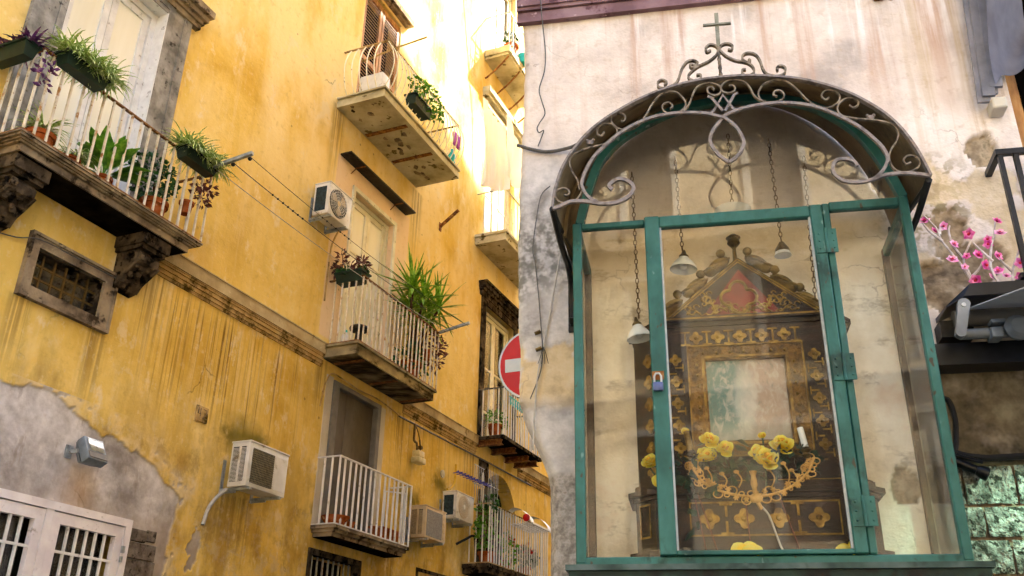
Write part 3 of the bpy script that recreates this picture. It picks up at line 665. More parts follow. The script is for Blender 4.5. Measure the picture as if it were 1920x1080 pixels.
SOOT_SHADE = M('soot_and_shade_underside', ['#0e0b08', '#1c1711', '#2a231a'], 4, .9, 0, .5, 40, .008)
MARB = M('streaked_dark_underside', ['#1a1611', '#3a3325', '#6a5f48', '#8a7f63'], 2.6, .9, 0, .4, 40, .006, stretch=(1, 2.2, 1))
for b_, x0, x1, d_, z_, m_ in ((b1, 4.19, 6.11, .385, 5.584, SOOT_SHADE), (b4, 9.26, 10.91, .265, 3.401, SOOT_SHADE), (b5, 13.3, 15.75, .42, 3.496, SOOT_SHADE), (b6, 13.64, 15.33, .49, 5.687, SOOT_SHADE), (b2, 9.10, 11.10, .47, 5.568, MARB)):
    part('underside', MB().box(x0, x1, -d_, -.004, z_-.003, z_+.003), m_, b_)  # thin sheets darken undersides: soot and marbling, plus shade put into the colour
# iron beams under b6, b2 and rusty joist lines under b3
for s in (13.68, 14.25, 14.85, 15.25):
    part('iron_beam', MB().box(s-.045, s+.045, -.44, 0, 5.672, 5.6835).box(s-.007, s+.007, -.44, 0, 5.60, 5.672).box(s-.045, s+.045, -.46, 0, 5.588, 5.60), RUST, b6)
for s in (9.5, 10.27): part('rusty_joist', MB().box(s-.035, s+.035, -.70, -.03, 9.138, 9.149), RUST, b3)
for s in (9.3, 10.15, 10.98): part('rusty_joist', MB().box(s-.03, s+.03, -.46, -.03, 5.556, 5.5645), RUST, b2)
for s in (13.45, 14.0, 14.6, 15.1):
    part('iron_strut', MB().tube(crom([(s, -.50, 13.39), (s, -.42, 13.30), (s, -.22, 13.12), (s, -.05, 13.0), (s, 0, 12.98)], 4), .018, 6), RUST, b8, True)
mb = MB()
for i in range(5):
    c = Vector((13.45+i*.16, -.53, 13.85)); mb.tube([c + Vector((math.cos(a)*.12, 0, math.sin(a)*.2)) for a in np.linspace(0, 6.283, 17)[:-1]], .007, 4, closed=True)
part('wire_hoops', mb, GALV, b8)
# peeled fragments on the underside of b3
for i in range(26):
    s, dd = (9.1, .3) if i < 9 else (9.85, .35) if i < 20 else (10.7, .3)
    s += random.gauss(0, .17); dd += random.gauss(0, .13); n = random.randint(5, 8); r = random.uniform(.02, .075)
    if not (.06 < dd < .7): continue
    ph = random.random()*6; P = [(s + r*random.uniform(.5, 1.3)*math.cos(ph+6.283*k/n), -dd + .7*r*random.uniform(.4, 1.3)*math.sin(ph+6.283*k/n)) for k in range(n)]
    part('paint_flake', MB().add([(x, y, 9.1475) for x, y in P] + [(x, y, 9.1495) for x, y in P], [tuple(range(n)), tuple(range(n, 2*n))] + [(k, (k+1) % n, (k+1) % n+n, k+n) for k in range(n)]), STONE, b3)

def console(sc_, label):
    mb = MB().box(sc_-.17, sc_+.17, -.36, -.002, 5.47, 5.586).box(sc_-.15, sc_+.15, -.33, -.002, 5.43, 5.47)
    o = part('console', mb, STONE_D, LB, label=label)
    body = MB().xprism([(-.002, 5.43), (-.27, 5.43), (-.31, 5.38), (-.30, 5.31), (-.22, 5.26), (-.15, 5.21), (-.13, 5.15), (-.08, 5.09), (-.002, 5.07)], sc_-.12, sc_+.12)
    part('scroll_body', body, STONE_D, o)
    cv = MB()
    for sx in (-1, 1):
        x = sc_ + sx*.125
        sp = [(x, -.22 + (.085-.0055*k)*math.cos(k*.42), 5.345 + (.085-.0055*k)*math.sin(k*.42)) for k in range(15)]
        cv.tube(sp, [.019]*10+[.016, .014, .012, .01, .008], 6)
        cv.tube(crom([(x, -.30, 5.32), (x, -.2, 5.24), (x, -.12, 5.18), (x, -.07, 5.10)], 4), .018, 6)
    for k in range(22):
        a = random.random(); t = random.uniform(-.10, .10)
        p = (sc_+t, -(.30 - .24*a) - .012, 5.36 - .25*a + random.uniform(-.02, .02)); cv.ball(p, random.uniform(.018, .04), 7, 5, (1, .7, 1.2))
    part('carved_leaf', cv, STONE_D, o, True)
console(5.78, 'dark carved scroll console under the right end of the balcony'); console(4.36, 'dark carved scroll console under the left end of the balcony')

def door(name, s0, s1, z0, z1, y, fm, pm, fw=.06, leaves=2, bars=(), label=None, lw=.07):
    mb = MB().box(s0, s0+fw, y-.02, y+.06, z0, z1).box(s1-fw, s1, y-.02, y+.06, z0, z1).box(s0+fw, s1-fw, y-.02, y+.06, z1-fw, z1)
    d = part(name, mb, fm, LB, label=label); a = s0 + fw + .004; wl = (s1 - s0 - 2*fw - .008) / leaves
    for i in range(leaves):
        l0, l1 = a + i*wl + .003, a + (i+1)*wl - .003; zt = z1 - fw - .004
        mb = MB().box(l0, l0+lw, y, y+.045, z0, zt).box(l1-lw, l1, y, y+.045, z0, zt).box(l0+lw, l1-lw, y, y+.045, zt-lw, zt).box(l0+lw, l1-lw, y, y+.045, z0, z0+.16)
        for zbar in bars: mb.box(l0+lw, l1-lw, y+.005, y+.04, zbar-.018, zbar+.018)
        part('leaf', mb, fm, d); zs = [z0+.16] + [b_ for b_ in bars] + [zt-lw]
        for p, q in zip(zs[:-1], zs[1:]): part('pane', MB().box(l0+lw-.004, l1-lw+.004, y+.018, y+.024, p+(.018 if p != zs[0] else -.004), q-(.018 if q != zs[-1] else -.004)), pm, d)
    return d
# door 1: tall white french door in a moulded grey surround
door('french_door', 4.50, 5.61, 5.715, 8.24, .12, WHITE, CURT, .07, 2, (), 'white french door with pale curtains behind the flower boxes', .075)
mb = MB()
for x0, x1, e in ((4.17, 4.30, .05), (4.30, 4.42, .035), (4.42, 4.49, .05), (5.62, 5.70, .05), (5.70, 5.84, .035), (5.84, 5.95, .05)): mb.box(x0, x1, -e, -.001, 5.72, 8.36)
mb.box(4.30, 5.84, -.04, -.001, 8.25, 8.30); mb.box(4.42, 5.70, -.05, -.001, 8.30, 8.36)
part('door_lining', MB().box(4.4905, 4.4985, -.045, .25, 5.72, 8.249).box(5.6115, 5.6195, -.045, .25, 5.72, 8.249).box(4.4985, 5.6115, -.03, .25, 8.241, 8.249), WHITE, LB)
ds = part('door_surround', mb, CONC, LB, label='grey moulded stone surround of the tall white door')
mb = MB()
for z0, z1, e in ((8.36, 8.42, .07), (8.42, 8.46, .10), (8.46, 8.52, .14), (8.52, 8.60, .19)): mb.box(4.10-e*.3, 6.02+e*.5, -e, -.001, z0, z1)
part('hood', mb, STONE, ds)
# door 2 with its thin dark hood
door('french_door', 9.40, 10.49, 5.73, 8.165, .10, CREAM, CURT, .06, 2, (7.35,), 'cream french door with a drawn blind below the thin dark hood', .07)
mb = MB().box(9.34, 9.40, -.025, -.001, 5.73, 8.23).box(10.49, 10.55, -.025, -.001, 5.73, 8.23).box(9.34, 10.55, -.025, -.001, 8.171, 8.23)
part('door_trim', mb, CREAM, LB)
hd = part('door_hood', MB().box(8.97, 10.81, -.18, -.002, 8.508, 8.53), IRON, LB, label='thin dark slab hood above the cream door')
for s in (9.35, 10.45): part('hood_strap', MB().bar((s, -.17, 8.503), (s, -.01, 8.503), .025, .008).bar((s, -.02, 8.50), (s-.09, -.002, 8.37), .012), RUST, hd)
# door 4: grey boarded door
part('door_margin', MB().box(9.20, 9.345, -.012, -.001, 3.54, 5.40), STUC, LB, label='whitewashed strip left of the grey door'); part('door_margin', MB().box(10.52, 10.66, -.012, -.001, 3.54, 5.36), STUC, LB, label='whitewashed strip right of the grey door')
mb = MB().box(9.35, 9.478, -.03, -.001, 3.54, 5.37).box(10.432, 10.515, -.03, -.001, 3.54, 5.37).box(9.478, 10.432, -.03, -.001, 5.312, 5.37)
part('door_lining', MB().box(9.4805, 9.4845, -.02, .25, 3.54, 5.309).box(10.4255, 10.4295, -.02, .25, 3.54, 5.309).box(9.4845, 10.4255, -.02, .25, 5.3055, 5.3095), DGREY, LB)
dg = part('boarded_door', mb, DGREY, LB, label='closed grey boarded double door of the low balcony')
for x0, x1 in ((9.485, 9.76), (9.768, 10.425)): part('door_board', MB().box(x0, x1, .05, .09, 3.535, 5.305), WOODG, dg)
# b3 door: brown louvred shutters
for x0, x1 in ((9.20, 9.70), (9.72, 10.23)):
    sh = part('louvred_shutter', MB().box(x0, x0+.06, .02, .06, 9.31, 11.7).box(x1-.06, x1, .02, .06, 9.31, 11.7).box(x0+.06, x1-.06, .02, .06, 11.6, 11.7).box(x0+.06, x1-.06, .02, .06, 10.4, 10.48), WOODB, LB, label='brown louvred shutter behind the bellied balcony')
    sl = MB().xprism([(.025, 0), (.055, .035), (.055, .045), (.025, .010)], 0, x1-x0-.12).mesh('slat', WOODB)
    for i in range(38):
        z = 9.36 + i*.059
        if not 10.37 < z < 10.48: inst('slat', sl, sh, (x0+.06, 0, z))
mb = MB().box(9.0, 10.45, -.12, -.002, 11.85, 11.95).box(9.08, 10.37, -.07, -.002, 11.80, 11.85); part('door_hood', mb, STONE, LB, label='stone hood above the brown shutters')
# door 6
door('french_door', 13.80, 15.10, 5.75, 8.22, .12, CREAM, PANE, .06, 2, (6.35, 7.15), 'weathered cream glazed door behind the road sign', .07)
mb = MB().box(13.63, 13.80, -.03, -.001, 5.75, 8.34).box(15.10, 15.27, -.03, -.001, 5.75, 8.34).box(13.80, 15.10, -.03, -.001, 8.225, 8.34); ds = part('door_surround', mb, STONE_D, LB)
mb = MB()
for z0, z1, e in ((8.34, 8.42, .05), (8.42, 8.47, .09), (8.47, 8.54, .13), (8.54, 8.58, .17)): mb.box(13.58-e*.5, 15.35+e*.5, -e, -.001, z0, z1)
part('hood', mb, STONE_D, ds)
# b7 and b8 doors
door('french_door', 13.68, 14.97, 9.40, 12.18, .12, CREAM, CURT, .06, 2, (10.6,), 'cream door behind the hanging laundry', .07)
mb = MB()
for z0, z1, e in ((12.34, 12.44, .06), (12.52, 12.60, .12), (12.60, 12.72, .16)): mb.box(13.42-e*.3, 15.25+e*.3, -e, -.001, z0, z1)
part('door_hood', mb, SLABW, LB, label='double stone hood above the laundry balcony')
door('french_door', 13.68, 14.87, 13.66, 16.15, .12, CREAM, PANE, .06, 2, (14.8,), 'door of the topmost far balcony', .07)
# arched opening behind b5
mb = MB(); N = 18
arc = [(14.625 + .725*math.cos(math.pi*k/N), 4.60 + .715*math.sin(math.pi*k/N)) for k in range(N+1)]
mb.prism([(15.35, 5.322), (15.35, 4.6)] + arc[1:N//2+1] + [(14.625, 5.322)], -.001, .24); mb.prism([(14.625, 5.322)] + arc[N//2:] + [(13.9, 5.322)], -.001, .24)
ao = part('arched_opening', mb, P_L, LB, label='dark arched doorway behind the drying rack')
part('jamb_stone', MB().box(13.74, 13.899, -.03, -.002, 3.66, 4.9).box(13.74, 14.1, -.025, -.002, 5.0, 5.42), STONE_D, ao); part('door_leaf', MB().box(13.9, 14.6, .2, .24, 3.66, 5.3), WOODG, ao)
# small barred window
def frame4(mb, a, b, c, d, A, B, C_, D_, y0, y1):
    for q in (((A, C_), (a, c), (b, c), (B, C_)), ((B, C_), (b, c), (b, d), (B, D_)), ((B, D_), (b, d), (a, d), (A, D_)), ((A, D_), (a, d), (a, c), (A, C_))): mb.prism(list(q), y0, y1)
    return mb
mb = frame4(MB(), 4.842, 5.577, 4.745, 5.097, 4.735, 5.712, 4.632, 5.215, -.035, -.001); frame4(mb, 4.76, 5.687, 4.66, 5.19, 4.735, 5.712, 4.632, 5.215, -.055, -.034)
sw = part('barred_window', mb, STONE, LB, label='small barred window in a stone frame under the stone balcony'); hb = MB().box(4.842, 5.577, .045, .06, -.008, .008).mesh('bar', BRASS); vb = MB().box(-.008, .008, .04, .056, 4.745, 5.097).mesh('bar', BRASS); part('lining', frame4(MB(), 4.856, 5.563, 4.759, 5.083, 4.8425, 5.5765, 4.7455, 5.0965, .0, .24), STONE_D, sw)
for k in range(1, 6): inst('bar', vb, sw, (4.842+.735*k/6, 0, 0))
for k in range(1, 3): inst('bar', hb, sw, (0, 0, 4.745+.352*k/3))
part('pane', MB().box(4.843, 5.576, .12, .126, 4.746, 5.096), PANE, sw); part('casement', MB().box(4.843, 5.576, .13, .15, 4.746, 4.96), ROOM, sw)
# white barred casement, bottom left
mb = MB().box(4.20, 6.436, -.035, .02, 3.03, 3.096).box(6.365, 6.436, -.035, .02, 1.7, 3.03).box(5.50, 5.575, -.03, .02, 1.7, 3.03)
ww = part('barred_casement', mb, WFRAME, LB, label='white framed window with white security bars, bottom left')
for x0, x1 in ((4.25, 5.495), (5.58, 6.36)):
    part('sash', MB().box(x0, x0+.085, -.025, .03, 1.7, 3.02).box(x1-.085, x1, -.025, .03, 1.7, 3.02).box(x0+.085, x1-.085, -.025, .03, 2.93, 3.02), WFRAME, ww)
    part('pane', MB().box(x0+.08, x1-.08, .10, .106, 1.7, 2.94), PANE, ww); n = round((x1-x0-.17)/.105)
    vb = MB().box(-.010, .010, -.014, .006, 1.7, 2.935).mesh('bar', WHITE)
    for k in range(1, n): inst('bar', vb, ww, (x0+.085+(x1-x0-.17)*k/n, 0, 0))
    for z in (2.715, 2.43, 2.15): part('bar', MB().box(x0+.07, x1-.07, -.020, -.0145, z-.011, z+.011), WHITE, ww)
part('hinge', MB().box(6.352, 6.385, -.05, -.035, 2.80, 2.86).box(6.352, 6.372, -.055, -.035, 2.72, 2.77), GALV, ww)
part('curtain', MB().box(5.2, 6.5, .45, .47, 1.7, 2.8), M('dim_curtain', ['#2a2c28', '#41443d'], 3, .9, 0, .2), ww)
# bars of the cellar window under b4
cw = part('cellar_window', MB().box(9.2, 9.26, -.02, .1, 2.3, 3.28).box(10.29, 10.35, -.02, .1, 2.3, 3.28).box(9.26, 10.29, -.02, .1, 3.21, 3.28), STONE_D, LB, label='dark barred cellar window under the low white balcony')
for k in range(1, 9): inst('bar', MB().box(-.009, .009, .05, .068, 2.3, 3.21).mesh('bar', GALV), cw, (9.26+1.03*k/9, 0, 0))
part('bar', MB().box(9.26, 10.29, .069, .08, 2.9, 2.92), GALV, cw)
part('panel_frame', frame4(MB(), 11.85, 13.1, 2.4, 3.35, 11.8, 13.15, 2.35, 3.40, -.012, -.001), STONE_D, LB)
# exposed blocks beside the white window
for i, (x0, x1, z0, z1) in enumerate(((6.46, 6.66, 2.93, 3.04), (6.665, 6.78, 2.95, 3.05), (6.46, 6.80, 2.78, 2.922), (6.46, 6.60, 2.60, 2.772), (6.605, 6.82, 2.61, 2.775), (6.46, 6.84, 2.40, 2.592))):
    part('stone', MB().rbox(x0, x1, -.004-.004*(i % 3), .03, z0, z1, .008), TUFA, LB)
pq = part('number_plaque', MB().rbox(7.02, 7.19, -.022, -.001, 4.20, 4.36, .004), CORN, LB, label='small worn plaque numbered 42 on the ochre wall')
mb = MB()
for p, q in (((7.045, 4.335), (7.035, 4.275)), ((7.035, 4.275), (7.085, 4.275)), ((7.072, 4.335), (7.072, 4.235)), ((7.11, 4.33), (7.16, 4.33)), ((7.16, 4.33), (7.16, 4.29)), ((7.16, 4.29), (7.11, 4.24)), ((7.11, 4.24), (7.165, 4.24))):
    mb.bar((p[0], -.024, p[1]), (q[0], -.024, q[1]), .008, .004)
part('numerals', mb, STONE, pq)

# ------------------------------------------------------------------ things fixed to the yellow wall
def ac(label, s0, s1, z0, z1, d0, d1, mat, style, group='air conditioner units on the yellow wall'):
    t = thing('air_conditioner', label, 'air conditioner', 'L', ((s0+s1)/2, 0, z0), group)
    cs = part('casing', MB().rbox(s0, s1, -d1, -d0, z0, z1, .014), mat, t, True); part('lid', MB().rbox(s0-.006, s1+.006, -d1-.006, -d0+.002, z1-.006, z1+.012, .005), mat, t, True)
    w_, h = s1-s0, z1-z0; y = -d1
    if style == 'mesh':
        g0, g1 = s0+.05, s0+w_*.63
        part('grille', MB().rbox(g0, g1, y-.004, y+.004, z0+.045, z1-.06, .003), ACG, t)
        mb = MB()
        for k in range(15): mb.box(g0, g1, y-.009, y-.004, z0+.05+k*(h-.12)/15, z0+.054+k*(h-.12)/15)
        for k in range(16): mb.box(g0+k*(g1-g0)/16, g0+.004+k*(g1-g0)/16, y-.009, y-.004, z0+.045, z1-.06)
        part('guard', mb, M('mesh_guard', ['#6a6148', '#857a5e'], 20, .6), t)
        part('service_panel', MB().rbox(g1+.02, s1-.03, y-.003, y+.004, z0+.045, z1-.06, .002), mat, t)
    elif style == 'panel':
        part('grille', MB().rbox(s0+.03, s1-.12, y-.004, y+.004, z0+.03, z1-.04, .003), M('grey_mesh_panel', ['#6d6a66', '#8a8781'], 60, .7, 0, .5, 120, .003), t)
        mb = MB()
        for k in range(4): mb.lathe([(.035, 0), (.04, .004), (.02, .006)], (s1-.06, y, z0+.07+k*.09), 10, Matrix.Rotation(R_(90), 3, 'X'))
        part('vent_disc', mb, ACB, t)
    else:
        cx, cz, r = s0+w_*.40, (z0+z1)/2, h*.43
        part('fan_well', MB().lathe([(r, 0), (r, .006)], (cx, y+.002, cz), 24, Matrix.Rotation(R_(90), 3, 'X')), ACG if style != 'spiral' else ACB, t)
        mb = MB()
        for k in range(3 if style == 'fan' else 0):
            a = k*2.094+.5; q = [(cx+r*.15*math.cos(a), cz+r*.15*math.sin(a)), (cx+r*.8*math.cos(a-.35), cz+r*.8*math.sin(a-.35)), (cx+r*.9*math.cos(a+.1), cz+r*.9*math.sin(a+.1)), (cx+r*.75*math.cos(a+.65), cz+r*.75*math.sin(a+.65))]
            mb.prism(q, y-.011, y-.006)
        if mb.v: part('fan_blades', mb, ACB, t)
        mb = MB().lathe([(r*.2, 0), (r*.2, .012), (r*.12, .018)], (cx, y-.004, cz), 14, Matrix.Rotation(R_(90), 3, 'X'))
        part('fan_hub', mb, ACB if style == 'fan' else WHITE, t, True); mb = MB()
        for k in range(5): mb.tube([(cx+r*(.25+.18*k)*math.cos(a), y-.018, cz+r*(.25+.18*k)*math.sin(a)) for a in np.linspace(0, 6.283, 25)[:-1]], .003, 4, closed=True)
        for k in range(24):
            a = k*math.pi/12; a2 = a + (.5 if style == 'spiral' else 0); mb.tube([(cx+r*.2*math.cos(a), y-.018, cz+r*.2*math.sin(a)), (cx+r*math.cos(a2), y-.016, cz+r*math.sin(a2))], .0025, 4)
        part('guard', mb, mat, t)
    # vent on the side that faces the street corner
    vs = part('side_vent', MB().box(s0-.003, s0+.004, -d1+.05, -d0-.03, z0+.05, z1-.05), ACBL if style in ('fan', 'spiral') else ACG, t)
    if style in ('mesh', 'panel'):
        mb = MB(); n = 26
        for k in range(n): mb.box(s0-.007, s0-.003, -d1+.05, -d0-.03, z0+.055+k*(h-.11)/n, z0+.055+(k+.45)*(h-.11)/n)
        mb.box(s0-.009, s0-.003, -(d0+d1)/2-.012, -(d0+d1)/2+.012, z0+.05, z1-.05); part('louvre', mb, mat, t)
    for s in (s0+.06, s1-.10):
        mb = MB().box(s-.018, s+.018, -d1-.02, -.004, z0-.03, z0-.002); mb.box(s-.02, s+.02, -.012, -.001, z0-.05, z0+.30); mb.box(s-.004, s+.004, -.20, -.01, z0-.05, z0-.03)
        part('bracket', mb, GALV, t)
    return t
a1 = ac('white unit with square dark mesh grille, beside the cement patch', 7.50, 8.16, 3.615, 4.075, .12, .36, ACW, 'mesh')
part('drain_hose', MB().tube(crom([(7.52, -.12, 3.60), (7.46, -.05, 3.50), (7.40, -.02, 3.38), (7.36, -.02, 3.22)], 5), .02, 7), CABLEW, a1, True)
a2 = ac('cream unit with fan behind spokes, left of the upper cream door', 8.41, 8.92, 7.25, 7.70, .07, .31, ACW, 'fan')
part('hose', MB().tube(crom([(8.85, -.2, 7.24), (8.9, -.1, 7.14), (8.95, -.03, 7.0), (8.95, -.02, 6.3)], 5), .012, 6), CORN, a2, True)
a4 = ac('grey fronted unit right of the low white balcony', 11.40, 12.02, 3.735, 4.165, .08, .33, ACB, 'panel')
a3 = ac('cream unit with spiral round guard, higher of the far pair', 12.37, 12.97, 4.17, 4.565, .07, .31, ACW, 'spiral')
# floodlight
t = thing('floodlight', 'grey floodlight with tilted glass face on the cement patch', 'floodlight', 'L', (5.55, 0, 3.5))
RM = Matrix.Translation((5.70, -.17, 3.53)) @ Matrix.Rotation(R_(-28), 4, 'X')
hb_ = MB().rbox(-.11, .11, -.05, .04, -.115, .115, .015); hb_.add([(-.11, .04, -.1), (.11, .04, -.1), (.11, .04, .1), (-.11, .04, .1), (-.07, .10, -.06), (.07, .10, -.06), (.07, .10, .06), (-.07, .10, .06)], [(0, 1, 5, 4), (1, 2, 6, 5), (2, 3, 7, 6), (3, 0, 4, 7), (4, 5, 6, 7)])
part('housing', hb_.xform(RM), M('grey_blue_enamel', ['#66707a', '#7f8a93'], 9, .5, .2, .1), t, True); part('lens', MB().box(-.08, .08, -.058, -.05, -.03, .09).xform(RM), PANE, t); part('reflector', MB().box(-.082, .082, -.0515, -.0505, -.032, .092).xform(RM), GALV, t)
part('lower_cover', MB().box(-.095, .095, -.056, -.05, -.10, -.04).xform(RM), DGREY, t); part('bracket', MB().box(5.60, 5.625, -.14, -.001, 3.51, 3.545).box(5.57, 5.64, -.012, -.001, 3.47, 3.58), GALV, t)
# gas meter and pipes
t = thing('gas_meter', 'ivory gas meter hanging from dark pipes below the string course', 'meter', 'L', (11.5, 0, 4.8))
part('case_body', MB().rbox(11.40, 11.62, -.17, -.03, 4.79, 4.88, .02).rbox(11.43, 11.60, -.15, -.03, 4.884, 4.975, .012), METER, t, True)
part('pipe', MB().tube(crom([(11.43, -.05, 5.36), (11.43, -.05, 5.20), (11.43, -.05, 5.13), (11.45, -.06, 5.10), (11.48, -.07, 5.09), (11.485, -.08, 5.02), (11.485, -.08, 4.975)], 4), .018, 7), BRASS, t, True)
part('pipe', MB().tube(crom([(11.44, -.04, 5.37), (11.54, -.05, 5.27), (11.585, -.06, 5.15), (11.58, -.08, 5.04), (11.575, -.08, 4.975)], 4), [.008]*8+[.014]*9, 7), BRASS, t, True)
part('valve', MB().rbox(11.555, 11.605, -.11, -.05, 5.02, 5.07, .006).rbox(11.60, 11.65, -.09, -.07, 5.045, 5.065, .004), BRASS, t)
single('wall_conduit', 'thin dark conduit running along under the string course', 'pipe', MB().tube([(11.0, -.03, 5.36), (12.5, -.03, 5.385), (14, -.03, 5.41), (16, -.03, 5.43)], .014, 6), CABLE, 'L', (11.0, 0, 5.36), True)
single('slack_cable', 'yellowed cable sagging over the top of the grey door', 'cable', MB().tube(crom([(9.1, -.02, 4.95), (9.14, -.03, 5.25), (9.25, -.04, 5.42), (9.5, -.05, 5.42), (9.9, -.05, 5.40), (10.3, -.05, 5.42), (10.7, -.04, 5.40), (11.0, -.03, 5.37)], 5), .010, 6), CORN, 'L', (9.1, 0, 4.95), True)
single('loose_wire', 'thin wire drooping across the wall left of the barred window', 'cable', MB().tube(crom([(3.9, -.02, 5.0), (4.3, -.02, 5.03), (4.6, -.03, 5.08), (4.8, -.06, 5.15), (5.2, -.06, 5.16), (5.7, -.05, 5.17)], 4), .006, 5), CABLE, 'L', (3.9, 0, 5.0), True)
# clothes lines
t = thing('clothesline_bracket', 'grey steel arm sticking out at the stone balcony corner', 'bracket', 'L', (6.06, -.45, 6.49)); part('arm', MB().bar((6.06, -.42, 6.46), (6.06, -1.07, 6.53), .035, .035), GALV, t)
for k in range(3): part('pulley', MB().ball((6.09, -.62-.2*k, 6.455+.02*k), .022, 8, 6), IRON, t, True)
t = thing('clothesline_bracket', 'grey steel arm sticking out beside the yucca', 'bracket', 'L', (11.2, -.5, 6.65)); part('arm', MB().bar((11.2, -.42, 6.63), (11.2, -.98, 6.73), .035, .035), GALV, t)
single('steel_rod', 'short rusty steel arm on the wall above the yucca', 'bracket', MB().bar((11.94, 0, 8.88), (11.94, -.33, 9.13), .04, .04).box(11.9, 11.98, -.01, -.001, 8.80, 8.95), RUST, 'L', (11.94, 0, 8.88))
for i, (y0, y1, dz) in enumerate(((.62, .60, 0), (.66, .64, -.03), (.82, .74, 0), (.86, .78, -.03), (1.03, .92, .0), (1.06, .96, -.03))):
    mb = MB(); P = [(6.06+5.14*k/16, -(y0+(y1-y0)*k/16), 6.46+.03*(i > 1)+.02*(i > 3)+dz+.2*k/16 - .28*(k/16)*(1-k/16)) for k in range(17)]; mb.tube(P, .0038, 4)
    nm = ('nearest', 'second', 'third', 'fourth', 'fifth', 'outermost')[i]
    o = single('clothesline', f'thin clothes line between the two steel arms, {nm} from the wall', 'clothesline', mb, CABLEB if i in (3, 5) else CABLEW, 'L', (6.06, -y0, 6.46), group='clothes lines over the alley')
    if i in (3, 5):
        kk = MB()
        for q in range(7): p = Vector(P[2+(i == 5)*2]).lerp(Vector(P[4+(i == 5)*2]), q/7); kk.ball(p, .012, 6, 5)
        part('knot', kk, CABLEB, o, True)

# ------------------------------------------------------------------ plants
def blades(mb, c, n, L, wd, up=.9, spread=1.0, g=1.6, zs=(0, 0)):
    for _ in range(n):
        a = random.random()*6.283; e = random.uniform(.25, 1.25)*up; l = L*random.uniform(.55, 1.1)
        v = Vector((math.cos(a)*math.cos(e)*spread, math.sin(a)*math.cos(e)*spread, math.sin(e))); p = Vector(c) + Vector((random.uniform(*zs), random.uniform(-.04, .04), 0)); side_ = Vector((-math.sin(a), math.cos(a), 0)); b = len(mb.v)
        for k in range(6):
            t_ = k/5; ww = wd*(1-.85*t_**1.5)*(.7+.6*min(1, t_*3)); mb.v += [tuple(p-side_*ww/2), tuple(p+side_*ww/2)]
            p = p + v*l/5; v = v + Vector((0, 0, -g*.2))*random.uniform(.8, 1.2); v.normalize()
        mb.f += [(b+2*k, b+2*k+1, b+2*k+3, b+2*k+2) for k in range(5)]
    return mb
def leafy(mb, c, r, n, size, elong=2.0):
    for _ in range(n):
        while True:
            q = Vector((random.uniform(-1, 1), random.uniform(-1, 1), random.uniform(-1, 1)))
            if q.length < 1 and q.length > random.random()*.6: break
        p = Vector(c) + Vector((q.x*r[0], q.y*r[1], q.z*r[2])); d = (Vector((q.x, q.y, q.z*.5)) + Vector((random.gauss(0, .5), random.gauss(0, .5), random.gauss(0, .4)))).normalized(); s_ = size*random.uniform(.6, 1.2)
        x = d.orthogonal().normalized(); x = Matrix.Rotation(random.random()*6.28, 3, d) @ x; b = len(mb.v); n_ = d.cross(x)
        mb.v += [tuple(p), tuple(p+d*s_*.5+x*s_/elong/1.2+n_*s_*.08), tuple(p+d*s_), tuple(p+d*s_*.5-x*s_/elong/1.2+n_*s_*.08)]; mb.f += [(b, b+1, b+2), (b, b+2, b+3)]
    return mb
def pot(mb, c, r, h): return mb.lathe([(r*.68, 0), (r*.9, h*.8), (r*1.05, h*.8), (r*1.07, h), (r*.9, h), (r*.85, h*.9), (.001, h*.88)], c, 18)
def trough(mb, s0, s1, y0, y1, z0, z1, tp=.03):
    vs = [(s0+tp, y0+tp*.6, z0), (s1-tp, y0+tp*.6, z0), (s1-tp, y1-tp*.6, z0), (s0+tp, y1-tp*.6, z0), (s0, y0, z1), (s1, y0, z1), (s1, y1, z1), (s0, y1, z1)]
    mb.add(vs, [(0, 3, 2, 1), (0, 1, 5, 4), (1, 2, 6, 5), (2, 3, 7, 6), (3, 0, 4, 7)])
    return mb.box(s0-.012, s1+.012, y0-.012, y0+.004, z1-.022, z1).box(s0-.012, s1+.012, y1-.004, y1+.012, z1-.022, z1).box(s0-.012, s0+.004, y0, y1, z1-.022, z1).box(s1-.004, s1+.012, y0, y1, z1-.022, z1)
def boxplant(label, s0, s1, d0, d1, z0, z1, maker, m, name='flower_box'):
    t = thing(name, label, 'flower box', 'L', ((s0+s1)/2, -(d0+d1)/2, z0)); part('trough', trough(MB(), s0, s1, -d1, -d0, z0, z1), PLANTER, t); part('soil', MB().box(s0+.02, s1-.02, -d1+.02, -d0-.02, z1-.04, z1-.02), SOIL, t)
    maker(t); return t
def mk_spider(n, L, c0, c1, d, z):
    def f(t):
        for i, (cc) in enumerate(np.linspace(0, 1, 4)):
            mb = blades(MB(), (c0+(c1-c0)*cc, -d, z), n, L, .017, 1.0, 1.0, 1.5, (-.06, .06)); blades(mb, (c0+(c1-c0)*cc, -d-.06, z), n//2, L*.85, .014, .55, 1.25, 2.2, (-.07, .07)); part('foliage', mb, SPIDER, t, kind='stuff')
    return f
boxplant('green trough of striped spider plants on the stone balcony rail', 4.20, 4.66, .47, .62, 6.425, 6.545, mk_spider(110, .30, 4.26, 4.62, .55, 6.53), SPIDER)
boxplant('green trough of spider plants at the right end of the stone balcony', 5.66, 6.12, .47, .62, 6.39, 6.505, mk_spider(95, .28, 5.70, 6.08, .55, 6.49), SPIDER)
def mk_purple(t):
    for cc in (.12, .24, .36, .44):
        part('foliage', blades(MB(), (4.0, -cc, 6.49), 24, .19, .028, 1.0, 1.1, 1.3, (-.05, .05)), PURPLE, t, kind='stuff')
    part('trailing_stems', leafy(MB(), (4.14, -.50, 6.30), (.06, .05, .2), 30, .065, 3.0), PURPLE, t, kind='stuff')
boxplant('dark trough of purple leaved plants at the left balcony corner', 3.93, 4.08, .06, .45, 6.37, 6.51, mk_purple, PURPLE)
